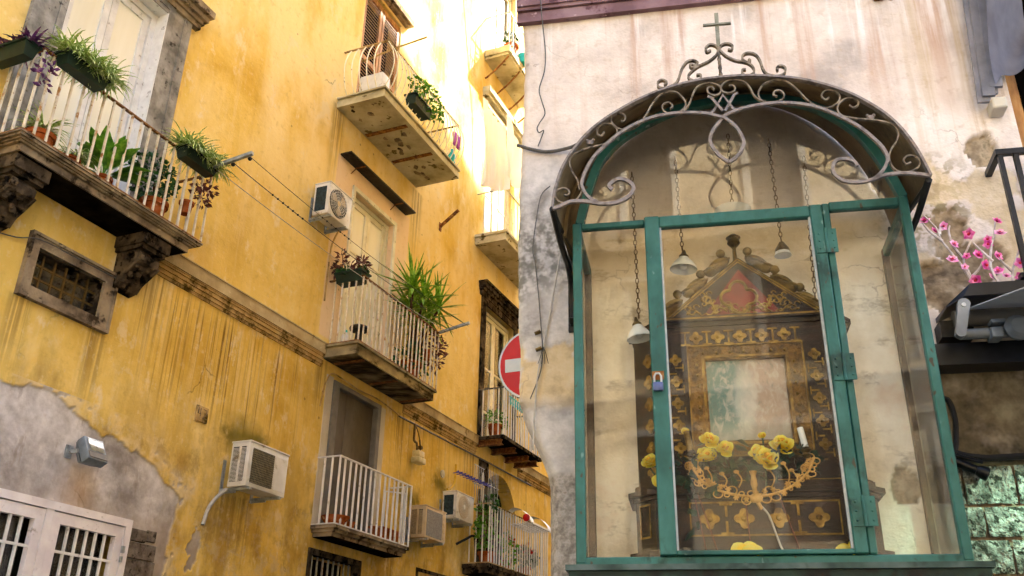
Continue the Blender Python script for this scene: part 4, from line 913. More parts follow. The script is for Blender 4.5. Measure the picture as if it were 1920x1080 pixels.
boxplant('dark trough with thin purple stems at the rail end of the narrow balcony', 9.0, 9.22, .10, .50, 6.56, 6.70, lambda t: (part('foliage', leafy(MB(), (9.1, -.3, 6.73), (.10, .22, .06), 90, .07), LEAFG, t, kind='stuff'),
    [part('stem', leafy(MB().tube(crom([(9.1+dx, -y, 6.68), (9.1+dx*1.5, -y-.02, 6.8), (9.1+dx*2, -y, 6.68+h)], 4), .006, 5), (9.1+dx*1.8, -y, 6.70+h*.6), (.05, .05, h*.45), 26, .10, 4.0), MAROON, t, kind='stuff') for dx, y, h in ((.0, .12, .34), (.02, .2, .22), (.03, .40, .24), (.0, .46, .2), (-.02, .05, .18))]), PURPLE)
# pots on the stone balcony
def potted(label, c, r, h, fn, name='potted_plant'):
    t = thing(name, label, 'potted plant', 'L', c); part('pot', pot(MB(), c, r, h), TERRA, t, True); part('soil', MB().lathe([(r*.86, 0), (r*.84, .005)], (c[0], c[1], c[2]+h*.86), 14), SOIL, t); fn(t); return t
potted('terracotta pot of pale spider plants at the left of the stone balcony', (4.42, -.25, 5.715), .12, .2, lambda t: part('foliage', blades(MB(), (4.42, -.27, 5.93), 90, .30, .015, .9, 1.1, 1.6), SPIDER, t, kind='stuff'))
potted('low terracotta pot of wispy spider plant trailing through the stone balcony bars', (4.70, -.30, 5.715), .09, .12, lambda t: part('foliage', blades(MB(), (4.70, -.36, 5.84), 70, .22, .013, .7, 1.2, 1.9), SPIDER, t, kind='stuff'))
def mk_aspid(t):
    for k in range(26):
        a = random.uniform(-.4, 6.0); e = random.uniform(.5, 1.25); mb = MB(); b0 = Vector((5.08, -.28, 5.86)); v = Vector((math.cos(a)*math.cos(e), math.sin(a)*math.cos(e)*.7, math.sin(e))); sd2 = Vector((-math.sin(a), math.cos(a), 0)); p = b0.copy(); n_ = 8; L = random.uniform(.40, .58)
        for i in range(n_):
            t_ = i/(n_-1); wd = .006 if t_ < .25 else .125*math.sin(math.pi*min(1, (t_-.3)/.7+.04))**.8 + .002
            mb.v += [tuple(p-sd2*wd/2), tuple(p+Vector((0, 0, -.012*(t_ > .3)))), tuple(p+sd2*wd/2)]; p = p + v*L/n_; v = (v+Vector((0, 0, -.13))).normalized()
        mb.f += [q for i in range(n_-1) for q in ((3*i, 3*i+1, 3*i+4, 3*i+3), (3*i+1, 3*i+2, 3*i+5, 3*i+4))]
        part('leaf', mb, LEAF, t, True)
potted('broad leaved green plant in a small pot in the middle of the stone balcony', (5.08, -.28, 5.715), .09, .15, mk_aspid)
potted('bushy small leaved shrub in a large terracotta pot at the stone balcony end', (5.72, -.27, 5.715), .13, .24, lambda t: (part('foliage', leafy(MB(), (5.62, -.29, 6.17), (.28, .16, .24), 520, .055, 2.2), LEAFG, t, kind='stuff'), part('stem', MB().tube([(5.72, -.27, 5.9), (5.68, -.27, 6.15)], .012, 6), BARK, t)))
potted('maroon trailing plant over the far corner of the stone balcony', (6.0, -.40, 5.95), .07, .13, lambda t: part('foliage', leafy(MB(), (6.08, -.52, 6.22), (.10, .10, .17), 80, .075, 3.0), MAROON, t, kind='stuff'))
# yucca on the narrow balcony
yl = MB(); b = 0; n_ = 6
for i in range(n_):
    t_ = i/(n_-1); wd = .085*(1-t_**2.0)*(.55+.45*min(1, t_*4)) + .002; yl.v += [(-wd/2, 0, t_), (0, .010*(1-t_), t_), (wd/2, 0, t_)]
yl.f += [q for i in range(n_-1) for q in ((3*i, 3*i+1, 3*i+4, 3*i+3), (3*i+1, 3*i+2, 3*i+5, 3*i+4))]
for i, p in enumerate(yl.v): yl.v[i] = (p[0], p[1] - .10*p[2]**2, p[2])
ylm = yl.mesh('leaf', YUCCA, smooth=True)
t = thing('yucca_plant', 'tall yucca with several spiky green heads on the narrow balcony', 'yucca', 'L', (10.75, -.28, 5.74)); part('pot', pot(MB(), (10.75, -.28, 5.735), .17, .3), TERRA, t, True); part('soil', MB().lathe([(.15, 0), (.15, .005)], (10.75, -.28, 5.99), 14), SOIL, t)
for hx_, hy, hz, sz in ((10.66, -.30, 7.16, .56), (10.92, -.34, 7.10, .50), (10.78, -.22, 6.88, .46), (11.36, -.36, 7.12, .50), (11.20, -.30, 6.90, .44), (11.0, -.25, 6.75, .42)):
    part('stem', MB().tube(crom([(10.75, -.28, 5.98), (10.75+(hx_-10.75)*.5, -.28, 6.4), (hx_, hy, hz-.02)], 4), [.028]*4+[.022]*5, 7), BARK, t, True)
    for k in range(36):
        az = k*2.399; el = R_(88 - 122*(k/36)**.9); d = Vector((math.cos(az)*math.cos(el), math.sin(az)*math.cos(el)*.8, math.sin(el))).normalized()
        Q = d.to_track_quat('Z', 'Y').to_matrix().to_4x4(); inst('leaf', ylm, t, (hx_, hy, hz), Q @ Matrix.Scale(sz*random.uniform(.9, 1.3), 4))
part('undergrowth', leafy(MB(), (10.75, -.3, 6.08), (.32, .14, .26), 160, .11, 3.5), LEAFG, t, kind='stuff')
potted('maroon trailing plant over the right rail end of the narrow balcony', (11.05, -.38, 6.18), .08, .14, lambda t: part('foliage', leafy(MB(), (11.18, -.46, 6.34), (.12, .12, .30), 170, .085, 3.2), MAROON, t, kind='stuff'))
t = thing('water_bottle', 'white plastic bottle with green cap behind the narrow balcony bars', 'bottle', 'L', (9.2, -.22, 5.73)); part('body', MB().lathe([(.045, 0), (.05, .02), (.05, .15), (.02, .2)], (9.2, -.22, 5.73), 12), WHITE, t, True); part('cap', MB().lathe([(.022, 0), (.02, .03)], (9.2, -.22, 5.93), 10), TEALP, t)
t = thing('plant_stool', 'small dark round stool standing on the narrow balcony', 'stool', 'L', (9.42, -.27, 5.73)); part('seat', MB().lathe([(.02, -.02), (.12, 0), (.13, .03), (.12, .05)], (9.42, -.27, 6.03), 16), IRON, t, True); part('base', MB().lathe([(.11, 0), (.10, .05), (.05, .17), (.04, .28)], (9.42, -.27, 5.73), 14), IRON, t, True)
# pots of the low white balcony
t = thing('clay_bowl', 'wide shallow red bowl at the left of the low white balcony', 'flower pot', 'L', (9.40, -.20, 3.535)); part('bowl', MB().lathe([(.10, 0), (.16, .09), (.17, .12), (.15, .12), (.001, .10)], (9.40, -.20, 3.535), 18), TERRA, t, True); part('dry_stems', MB().tube([(9.45, -.2, 3.63), (9.47, -.2, 3.78)], .004, 4).tube([(9.5, -.2, 3.63), (9.60, -.22, 3.70)], .004, 4), BARK, t)
t = thing('clay_pot', 'small clay pot beside the red bowl on the low balcony', 'flower pot', 'L', (9.67, -.24, 3.535)); part('pot', pot(MB(), (9.67, -.24, 3.535), .055, .10), TERRA, t, True)
for i, (x, lab) in enumerate(((10.45, 'clay trough nearest the grey door on the low balcony'), (10.70, 'clay trough at the right end of the low balcony'))):
    t = thing('clay_trough', lab, 'flower pot', 'L', (x, -.2, 3.535)); part('trough', trough(MB(), x-.15, x+.10, -.28, -.12, 3.535, 3.70), TERRA, t); part('soil', MB().box(x-.13, x+.08, -.26, -.14, 3.66, 3.675), SOIL, t)
single('clothes_airer', 'white folding airer leaning inside the low balcony', 'airer', MB().bar((10.72, -.05, 4.24), (10.95, -.25, 4.24), .015).bar((10.74, -.06, 4.24), (10.74, -.06, 3.6), .012).bar((10.94, -.24, 4.24), (10.94, -.24, 3.6), .012), WHITE, 'L', (10.8, -.1, 3.6))
# antenna, drying rack and plants of the far low balcony
t = thing('tv_antenna', 'blue and silver television antenna fixed to the far low balcony', 'antenna', 'L', (13.29, -.45, 4.2)); part('mast', MB().tube([(13.29, -.45, 4.2), (13.29, -.45, 4.86)], .013, 7), GALV, t, True)
part('boom', MB().tube([(12.05, -.45, 4.77), (13.29, -.45, 4.80)], .010, 6), BLUEP, t)
for k in range(10): part('element', MB().tube([(12.1+.11*k, -.53, 4.77+.003*k), (12.1+.11*k, -.37, 4.77+.003*k)], .007, 5).ball((12.1+.11*k, -.45, 4.785+.003*k), .018, 6, 5), BLUEP, t)
for sx in (13.18, 13.36):
    mb = MB()
    for k in range(4): mb.tube([(sx+.06*k, -.45, 4.50), (sx+.06*k, -.45, 5.06)], .006, 5)
    mb.tube([(sx-.05, -.45, 4.82), (sx+.22, -.45, 4.82)], .007, 5); part('reflector', mb, GALV, t)
t = thing('wire_reflector', 'silver wire loop antenna frame left of the blue antenna', 'antenna', 'L', (12.9, -.4, 4.5)); mb = MB()
for k in range(5): mb.tube([(12.78+.075*k, -.40, 4.46), (12.78+.075*k, -.40, 5.05)], .0055, 5)
mb.tube([(12.74, -.40, 5.05), (13.12, -.40, 5.05)], .006, 5).tube([(12.74, -.4, 4.76), (13.12, -.4, 4.76)], .008, 5); part('rods', mb, GALV, t); part('loop', MB().tube([(13.08+.035*math.cos(a), -.40, 4.76+.24*math.sin(a)) for a in np.linspace(0, 6.283, 17)[:-1]], .007, 5, closed=True), WHITE, t)
t = thing('drying_rack', 'white drying rack with curved ends and a red disc on the far balcony rail', 'drying rack', 'L', (14.6, -.5, 4.38)); mb = MB()
for k in range(9): mb.bar((14.2+k*.1, -.40, 4.38), (14.2+k*.1, -.80, 4.38), .012)
for k in range(6): mb.bar((14.17, -.40-.08*k, 4.386), (15.03, -.40-.08*k, 4.386), .013)
mb.bar((14.17, -.80, 4.38), (15.03, -.80, 4.38), .03); part('grid', mb, WHITE, t)
for s in (14.2, 15.0):
    P = crom([(s, -.36, 4.50), (s, -.40, 4.58), (s, -.50, 4.625), (s, -.64, 4.58), (s, -.76, 4.47), (s, -.80, 4.385)], 5); mb = MB(); b = 0
    for p in P: mb.v += [tuple(p+Vector((-.075, 0, 0))), tuple(p+Vector((.075, 0, 0)))]
    mb.f = [(2*i, 2*i+1, 2*i+3, 2*i+2) for i in range(len(P)-1)]; m0 = len(mb.v); mb.v += [(x, y+.012, z+.012) for x, y, z in mb.v]; mb.f += [(2*i+m0, 2*i+2+m0, 2*i+3+m0, 2*i+1+m0) for i in range(len(P)-1)]
    part('curved_end', mb, WHITE, t, True)
part('red_disc', MB().lathe([(.06, 0), (.06, .02), (.04, .03)], (14.12, -.72, 4.46), 14, Matrix.Rotation(R_(-90), 3, 'Y')), REDP, t, True)
potted('climbing plant in a clay trough behind the far low balcony bars', (13.55, -.28, 3.645), .14, .2, lambda t: (part('foliage', leafy(MB(), (13.45, -.30, 4.25), (.28, .12, .42), 240, .085), LEAF, t, kind='stuff'), part('upper_growth', leafy(MB(), (13.4, -.42, 4.6), (.20, .06, .16), 90, .08), LEAFG, t, kind='stuff'), part('stem', MB().tube([(13.55, -.28, 3.8), (13.48, -.3, 4.6)], .01, 5), BARK, t)))
potted('pot of red geraniums at the right of the far low balcony', (15.1, -.28, 3.645), .12, .18, lambda t: (part('foliage', leafy(MB(), (15.1, -.3, 3.98), (.45, .12, .18), 220, .075), LEAFG, t, kind='stuff'), part('blooms', leafy(MB(), (15.0, -.33, 4.08), (.42, .1, .12), 40, .05, 1.2), REDP, t, kind='stuff')))
potted('orange flowering plant trailing through the far low balcony bars', (14.25, -.30, 3.645), .11, .17, lambda t: (part('foliage', leafy(MB(), (14.2, -.36, 3.95), (.28, .12, .32), 130, .07), LEAF, t, kind='stuff'), part('blooms', leafy(MB(), (14.15, -.44, 4.12), (.12, .04, .10), 14, .06, 1.2), M('orange_petal', ['#b5421c', '#d9623a'], 30, .6), t, kind='stuff')))
single('yellow_hose', 'yellow hose curving up the wall above the far pair of units', 'hose', MB().tube(crom([(12.45, -.1, 4.62), (12.6, -.08, 4.66), (12.78, -.05, 4.78), (12.85, -.03, 4.95), (12.86, -.03, 5.10)], 5), .017, 7), YELLOWP, 'L', (12.45, 0, 4.62), True)
single('round_box', 'small round white junction box above the far unit', 'junction box', MB().lathe([(.06, 0), (.06, .02), (.035, .03)], (12.45, 0, 4.86), 14, Matrix.Rotation(R_(90), 3, 'X')), ALGAE, 'L', (12.45, 0, 4.86), True)
single('drain_pipe', 'black bent drain pipe below the far pair of units', 'pipe', MB().tube(crom([(13.0, -.02, 3.9), (13.1, -.12, 3.98), (13.22, -.2, 4.05), (13.3, -.2, 3.95), (13.32, -.2, 3.66)], 4), .02, 7), CABLEB, 'L', (13.0, 0, 3.66), True)
# plants, pegs on the middle far balcony
potted('fern in a terracotta pot on the middle far balcony', (13.78, -.26, 5.745), .12, .22, lambda t: part('foliage', leafy(MB(), (13.85, -.27, 6.07), (.30, .14, .16), 260, .06, 2.5), LEAF, t, kind='stuff'))
t = thing('peg_hanger', 'turquoise plastic peg hanger below the road sign', 'peg hanger', 'L', (14.0, -.55, 6.3)); mb = MB()
for k in range(7): mb.bar((13.75+.1*k, -.56, 6.42), (13.75+.1*k, -.56, 6.28), .03, .012).bar((13.73+.1*k, -.56, 6.34), (13.79+.1*k, -.56, 6.32), .012)
part('pegs', mb, TEALP, t); part('frame', MB().bar((13.7, -.56, 6.42), (14.45, -.56, 6.42), .014), TEALP, t)
# upper balconies
boxplant('green box of small leaved trailing plant on the bellied balcony', 9.35, 9.85, .72, .90, 9.42, 9.58, lambda t: part('foliage', leafy(MB(), (9.75, -.86, 9.72), (.50, .12, .26), 420, .06), LEAF, t, kind='stuff'), LEAF)
single('pink_cloth', 'mauve cloth hanging at the far end of the bellied balcony', 'cloth', MB().rbox(10.78, 11.02, -.80, -.76, 9.62, 9.86, .015), M('mauve_cloth', ['#b05ab8', '#c97ad0'], 10, .8), 'L', (10.9, -.78, 9.62), True)
single('green_bottle', 'green plastic bottle at the end of the bellied balcony', 'bottle', MB().lathe([(.06, 0), (.06, .22), (.02, .30), (.02, .34)], (10.98, -.66, 9.32), 12), TEALP, 'L', (10.98, -.66, 9.32), True)
single('storage_box', 'pale storage box behind the bellied balcony bars', 'box', MB().rbox(8.95, 9.16, -.58, -.2, 9.32, 9.75, .02), ACW, 'L', (9.05, -.4, 9.32), True)
single('line_pole', 'thin wooden pole laid across the bellied balcony rail', 'pole', MB().tube([(9.1, -.1, 10.16), (9.0, -.76, 10.15), (8.95, -1.25, 10.14)], .014, 6), CORN, 'L', (9.0, -.7, 10.15))
def sheet(label, s0, s1, d, z0, z1, seed, sag=.25):
    rs = random.Random(seed); nx, nz = 30, 24; mb = MB(); ph = [rs.random()*6 for _ in range(5)]
    for j in range(nz+1):
        for i in range(nx+1):
            a, c = i/nx, j/nz; dz = -sag*4*a*(1-a)*(1-c*.3); fold = .05*math.sin(a*17+ph[0]+c*2)*(c*.8+.2) + .03*math.sin(a*31+ph[1]-c*3)
            mb.v.append((s0+(s1-s0)*a + .05*math.sin(c*5+ph[2]), -d-fold, z1+dz-(z1-z0)*c*(1-.25*a*rs.uniform(.98, 1.02))))
    m = nx+1; mb.f = [(j*m+i, j*m+i+1, (j+1)*m+i+1, (j+1)*m+i) for j in range(nz) for i in range(nx)]
    return single('hanging_sheet', label, 'laundry', mb, CLOTH, 'L', ((s0+s1)/2, -d, z0), True, group='white laundry on the far balcony')
sheet('white sheet hanging nearest on the sunlit far balcony', 12.05, 13.05, .70, 9.62, 11.35, 1, .12); sheet('white sheet sagging across the line of the sunlit far balcony', 12.9, 14.6, .75, 10.4, 11.6, 2, .4)
single('laundry_line', 'thin laundry line in front of the sunlit far balcony', 'clothesline', MB().tube([(11.9, -.72, 11.3), (13.2, -.72, 11.55), (15, -.74, 11.8)], .006, 5), CABLEW, 'L', (12, -.7, 11.3))
potted('terracotta pot on the topmost far balcony', (13.75, -.42, 13.61), .14, .26, lambda t: part('foliage', leafy(MB(), (13.75, -.42, 14.0), (.2, .12, .16), 90, .08), LEAFG, t, kind='stuff'))
single('green_bucket', 'turquoise green bucket hanging at the topmost far balcony', 'bucket', MB().lathe([(.10, 0), (.13, .2), (.12, .2), (.09, .02)], (14.05, -.55, 13.6), 14), TEALP, 'L', (14.05, -.55, 13.6), True)
single('overhead_cable', 'thin dark cable crossing the top of the alley', 'cable', MB().tube([(11.9, -.1, 15.9), (13.3, -.7, 15.2), (14.6, -1.3, 14.2), (16, -2.2, 12.9)], .012, 5), CABLE, 'L', (12, 0, 15.9))
# no-entry sign on an arm from the corner building
t = thing('no_entry_sign', 'round red no entry road sign half hidden by the pale corner', 'road sign', 'W', (.174, 7.15, 4.19))
def disc(r0, y0, y1, n=40, r1=0): return [(r0*math.cos(2*math.pi*k/n), r0*math.sin(2*math.pi*k/n)) for k in range(n)]
SR = Matrix.Translation((.178, 7.15, 4.19)) @ Matrix.Rotation(R_(-22), 4, 'Z') @ Matrix.Rotation(R_(4), 4, 'X')
part('plate', MB().prism(disc(.30, 0, 0), -.002, .012).xform(SR), SIGNG, t); part('white_rim', MB().prism(disc(.297, 0, 0), -.005, -.0022).xform(SR), SIGNW, t); part('red_field', MB().prism(disc(.280, 0, 0), -.0085, -.0052).xform(SR), REDP, t)
part('white_bar', MB().prism([(-.235, -.055), (.235, -.055), (.235, .055), (-.235, .055)], -.012, -.0087).xform(SR), SIGNW, t)
part('bracket_arm', MB().tube([(.178, 7.17, 4.19), (.6, 7.3, 4.19), (1.65, 7.2, 4.19)], .02, 7), GALV, t)

# ------------------------------------------------------------------ the glazed shrine
CV = {
'lowL':[(-0.435,3.306),(-0.414,3.311),(-0.372,3.328),(-0.339,3.329),(-0.304,3.324),(-0.263,3.313),(-0.227,3.309),(-0.192,3.312),(-0.16,3.326),(-0.139,3.348),(-0.133,3.371),(-0.146,3.393),(-0.169,3.407),(-0.192,3.409),(-0.213,3.396),(-0.223,3.383),(-0.211,3.366)],
'archL':[(-0.263,3.313),(-0.292,3.335),(-0.312,3.36),(-0.321,3.385),(-0.325,3.4),(-0.314,3.446),(-0.279,3.514),(-0.231,3.565),(-0.182,3.608),(-0.119,3.646),(-0.051,3.671),(0.017,3.68),(0.084,3.678),(0.15,3.667),(0.201,3.646),(0.22,3.637),(0.256,3.593),(0.277,3.536),(0.271,3.497),(0.245,3.461),(0.219,3.445)],
'archR':[(0.219,3.445),(0.183,3.483),(0.158,3.54),(0.171,3.59),(0.2,3.627),(0.222,3.653),(0.269,3.672),(0.336,3.685),(0.42,3.687),(0.496,3.673),(0.563,3.647),(0.633,3.599),(0.689,3.55),(0.731,3.496),(0.756,3.455),(0.767,3.409),(0.753,3.374),(0.731,3.346),(0.705,3.327),(0.659,3.32),(0.611,3.328),(0.584,3.353),(0.576,3.383),(0.592,3.415),(0.623,3.42),(0.652,3.406),(0.661,3.386)],
'lowR':[(0.705,3.327),(0.751,3.341),(0.811,3.342),(0.857,3.334),(0.897,3.323)],
'outer':[(-0.433,3.348),(-0.427,3.386),(-0.403,3.47),(-0.368,3.538),(-0.312,3.614),(-0.249,3.672),(-0.172,3.722),(-0.087,3.766),(0.01,3.801),(0.12,3.822),(0.215,3.827),(0.315,3.823),(0.412,3.807),(0.508,3.783),(0.6,3.743),(0.688,3.688),(0.771,3.611),(0.822,3.54),(0.859,3.46),(0.883,3.383),(0.897,3.323)],
's1':[(-0.335,3.382),(-0.342,3.425),(-0.365,3.474),(-0.371,3.515),(-0.354,3.541),(-0.299,3.564),(-0.23,3.577),(-0.192,3.605),(-0.188,3.641),(-0.204,3.663),(-0.235,3.667),(-0.259,3.653),(-0.263,3.625),(-0.247,3.615),(-0.236,3.63)],
's1b':[(-0.326,3.417),(-0.327,3.372),(-0.351,3.336),(-0.387,3.329),(-0.414,3.34),(-0.426,3.364),(-0.421,3.384),(-0.401,3.395),(-0.38,3.389),(-0.373,3.374),(-0.381,3.363),(-0.393,3.366)],
's2':[(0.016,3.788),(-0.019,3.775),(-0.047,3.741),(-0.077,3.686),(-0.106,3.649),(-0.147,3.631),(-0.188,3.645),(-0.207,3.676),(-0.203,3.705),(-0.179,3.712),(-0.155,3.699),(-0.156,3.675),(-0.17,3.672)],
's3':[(0.016,3.79),(0.05,3.78),(0.078,3.735),(0.069,3.703),(0.038,3.684),(0.004,3.692),(-0.011,3.716),(-0.004,3.734),(0.017,3.738),(0.029,3.72),(0.018,3.71)],
's4':[(0.061,3.687),(0.09,3.721),(0.118,3.788),(0.146,3.808),(0.18,3.81),(0.212,3.79),(0.21,3.761),(0.189,3.751),(0.167,3.766),(0.165,3.787),(0.182,3.791),(0.19,3.776)],
'm1':[(0.162,3.742),(0.175,3.735),(0.213,3.67)],
'm2':[(0.17,3.668),(0.181,3.678),(0.219,3.745),(0.253,3.678),(0.267,3.672)],
'm3':[(0.222,3.669),(0.26,3.737),(0.275,3.745)],
't1':[(0.221,3.958),(0.209,3.982),(0.186,3.99),(0.17,3.974),(0.175,3.956),(0.189,3.963)],
't2':[(0.219,3.963),(0.209,3.938),(0.18,3.912),(0.131,3.888),(0.099,3.858),(0.099,3.837),(0.12,3.824),(0.141,3.832),(0.142,3.851),(0.127,3.851)],
't3':[(0.135,3.894),(0.111,3.889),(0.106,3.903),(0.125,3.898),(0.136,3.908),(0.12,3.922),(0.095,3.919),(0.073,3.887),(0.056,3.838),(0.038,3.815),(0.003,3.804),(-0.02,3.813),(-0.021,3.835),(-0.005,3.844),(0.012,3.832),(0.003,3.819)],
't4':[(0.221,3.963),(0.233,3.983),(0.257,3.986),(0.273,3.973),(0.268,3.954),(0.255,3.958)],
't5':[(0.218,3.968),(0.243,3.93),(0.275,3.904),(0.32,3.886),(0.341,3.862),(0.342,3.836),(0.321,3.825),(0.302,3.833),(0.301,3.854),(0.314,3.853)],
't6':[(0.328,3.902),(0.334,3.892),(0.32,3.888),(0.305,3.905),(0.31,3.925),(0.331,3.931),(0.356,3.919),(0.37,3.888),(0.377,3.849),(0.391,3.822),(0.426,3.809),(0.453,3.818),(0.459,3.843),(0.443,3.856),(0.428,3.847),(0.431,3.834)],
'r4':[(0.376,3.698),(0.339,3.725),(0.318,3.781),(0.293,3.807),(0.254,3.814),(0.227,3.804),(0.215,3.785),(0.223,3.763),(0.249,3.756),(0.267,3.77),(0.262,3.788),(0.245,3.79)],
'r3':[(0.411,3.795),(0.374,3.782),(0.351,3.744),(0.36,3.706),(0.401,3.695),(0.435,3.706),(0.443,3.725),(0.432,3.744),(0.412,3.745),(0.405,3.728),(0.418,3.721)],
'r2':[(0.411,3.796),(0.456,3.785),(0.491,3.744),(0.529,3.683),(0.564,3.654),(0.601,3.649),(0.632,3.671),(0.639,3.698),(0.623,3.72),(0.591,3.724),(0.576,3.705),(0.587,3.685),(0.602,3.694)],
'r1':[(0.668,3.651),(0.679,3.639),(0.697,3.647),(0.701,3.664),(0.684,3.679),(0.656,3.68),(0.631,3.659),(0.625,3.632),(0.64,3.606),(0.688,3.589),(0.754,3.574),(0.8,3.554),(0.819,3.517),(0.808,3.48),(0.784,3.445),(0.773,3.409),(0.78,3.371),(0.801,3.351),(0.83,3.348),(0.862,3.363),(0.872,3.388),(0.857,3.411),(0.834,3.414),(0.819,3.397),(0.826,3.381),(0.842,3.387)],
'cross_v':[(0.223,4.144),(0.218,3.963),(0.218,3.831)],
'cross_h':[(0.168,4.087),(0.275,4.085)],
}
def rpart(name, rects, y0, y1, mat, parent, bev=.004):
    mb = MB()
    for a, b, c, d in rects: mb.rbox(a, b, -y1, -y0, c, d, bev, 1)
    return part(name, mb, mat, parent)
SC = thing('glazed_shrine_case', 'teal green painted wooden case with glass panes on the pale wall', 'display case', 'R', (.24, 0, 2.05))
for nm, r in (('post', (-.386, -.352, 2.05, 3.343)), ('post', (.830, .862, 2.05, 3.36)), ('post', (.554, .580, 2.073, 3.352))): rpart(nm, [r], .385, .42, GREEN, SC)
for r in ((-.351, -.107, 3.316, 3.341), (.581, .829, 3.322, 3.358), (-.386, .862, 2.042, 2.071)): rpart('rail', [r], .388, .418, GREEN, SC)
dr = part('door', MB().rbox(-.106, -.050, -.432, -.396, 2.073, 3.345, .004, 1).rbox(.508, .551, -.432, -.396, 2.073, 3.345, .004, 1).rbox(-.05, .508, -.430, -.398, 3.296, 3.343, .004, 1).rbox(-.05, .508, -.430, -.398, 2.073, 2.088, .003, 1), GREEN, SC, label='narrow middle door of the case with padlock and hinges')
part('pane', MB().box(-.052, .51, -.412, -.408, 2.086, 3.30), GLASS, dr)
part('bead', MB().box(-.050, -.043, -.424, -.412, 2.09, 3.296).box(.500, .508, -.424, -.412, 2.09, 3.296), M('grey_putty', ['#8d918e', '#a9aba6'], 30, .7), dr)
for z in (3.187, 2.698, 2.205):
    h = part('hinge', MB().box(.515, .59, -.4365, -.4325, z-.048, z+.048), GREEN, dr); 
    h['label'] = 'painted iron hinge'
    kn = MB().tube([(.5525, -.438, z-.05), (.5525, -.438, z+.05)], .006, 7)
    for k in (-.03, 0, .03):
        for x in (.528, .578): kn.ball((x, -.4365, z+k), .004, 6, 5)
    part('hinge_pin', kn, GREEN, dr, True)
for a, b in ((-.354, -.104), (.576, .832)): part('pane', MB().box(a, b, -.405, -.401, 2.066, 3.33), GLASS, SC)
for x in (-.372, .848): part('side_pane', MB().box(x-.002, x+.002, -.386, -.02, 2.07, 3.33), GLASS, SC)
for x0, x1 in ((-.386, -.356), (.834, .862)):
    rpart('rear_post', [(x0, x1, 2.05, 3.34)], .0, .028, M('stained_brown_post', ['#3a2a1c', '#5a4230'], 9, .7), SC); rpart('side_rail', [(x0, x1, 3.30, 3.338)], .03, .384, GREEN, SC); rpart('side_rail', [(x0, x1, 2.042, 2.072)], .03, .384, GREEN, SC)
part('floor', MB().box(-.352, .830, -.384, -.005, 2.046, 2.064), M('dusty_shelf', ['#55524c', '#77736a'], 10, .85), SC)
sl = part('sill', MB().box(-.415, .905, -.475, -.01, 2.022, 2.040), M('grey_green_sill', ['#1d2f29', '#33463f', '#4c5a55'], 12, .6, 0, .3, 50, .003, dirt=[('#20312c', 14, (.55, .68))]), SC)
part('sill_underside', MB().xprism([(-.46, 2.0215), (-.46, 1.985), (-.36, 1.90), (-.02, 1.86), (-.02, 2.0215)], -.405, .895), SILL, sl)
TY = crom([(a, b, 0) for a, b in [(-.358, 3.343), (-.323, 3.493), (-.262, 3.648), (-.160, 3.745), (-.002, 3.828), (.11, 3.856), (.24, 3.866), (.37, 3.858), (.50, 3.834), (.61, 3.778), (.72, 3.672), (.785, 3.55), (.82, 3.452), (.848, 3.36)]], 4)
TY = [(p.x, p.y) for p in TY]
ty = part('arched_head', MB().band(TY, .032, 0, -.418, -.386), GREEN, SC, label='green arched head frame above the case door')
part('pane', MB().prism(TY, -.404, -.400), GLASS_T, ty)
PL = thing('padlock', 'small brass and blue padlock on the case door', 'padlock', 'R', (-.083, -.44, 2.64)); part('body', MB().rbox(-.102, -.066, -.452, -.434, 2.635, 2.667, .004), M('blue_steel', ['#3a4468', '#55608a'], 30, .35, .5), PL, True)
part('shackle', MB().tube([(-.096+.0, -.443, 2.665), (-.096, -.443, 2.69), (-.090, -.443, 2.70), (-.078, -.443, 2.70), (-.072, -.443, 2.69), (-.072, -.443, 2.665)], .004, 6), GALV, PL, True); part('hasp', MB().box(-.104, -.062, -.4345, -.4325, 2.68, 2.712), RUST, PL)

CA = thing('iron_canopy', 'arched sheet iron canopy with wrought iron scrolls and a cross over the case', 'canopy', 'R', (.23, 0, 3.3))
OUT = [(p.x, p.y) for p in crom([(a, b, 0) for a, b in ([(-.437, 3.312)] + CV['outer'])], 4)]
def rise(p, w_): return (p[0], -w_, p[1] + (.6-w_)/.6*(.06 + .26*(p[1]-3.312)/.515))
mb = MB(); n = len(OUT)
for w_ in (.605, .3, .004):
    for p in OUT: mb.v.append(rise(p, w_))
for k in range(2): mb.f += [(k*n+i, k*n+i+1, (k+1)*n+i+1, (k+1)*n+i) for i in range(n-1)]
m0 = len(mb.v); mb.v += [(.23+(x-.23)*1.006, y, z+.005) for x, y, z in mb.v]; mb.f += [tuple(q+m0 for q in reversed(f)) for f in mb.f]
part('roof_sheet', mb, CANOPY, CA, True)
part('front_rim', MB().band(OUT, .009, 0, -.622, -.600), SCROLL, CA)
OI = [(.23+(x-.23)*.90, 3.312+(z-3.312)*.93) for x, z in OUT]
for wr in (.33,): part('inner_rib', MB().band([(x, z + (.6-wr)/.6*(.05 + .26*(z-3.312)/.515)) for x, z in [(.23+(x-.23)*.985, 3.312+(z-3.312)*.985) for x, z in OUT]], .012, 0, -wr-.01, -wr+.01), CANOPY, CA)
for nm, tx, mt in (('lowL', .0135, SCROLL), ('lowR', .012, SCROLL), ('archL', .0115, SCROLL), ('archR', .0115, SCROLL)):
    part('main_scroll', MB().band([(p.x, p.y) for p in crom([(a, b, 0) for a, b in CV[nm]], 5)], tx, 0, -.618-(.004 if nm in ('archL', 'lowL') else 0), -.606-(.004 if nm in ('archL', 'lowL') else 0)), mt, CA)
for nm in ('s1', 's1b', 's2', 's3', 's4', 'r1', 'r2', 'r3', 'r4'):
    part('scroll', MB().band([(p.x, p.y) for p in crom([(a, b, 0) for a, b in CV[nm]], 5)], .0055, 0, -.612, -.600), SCROLLD, CA)
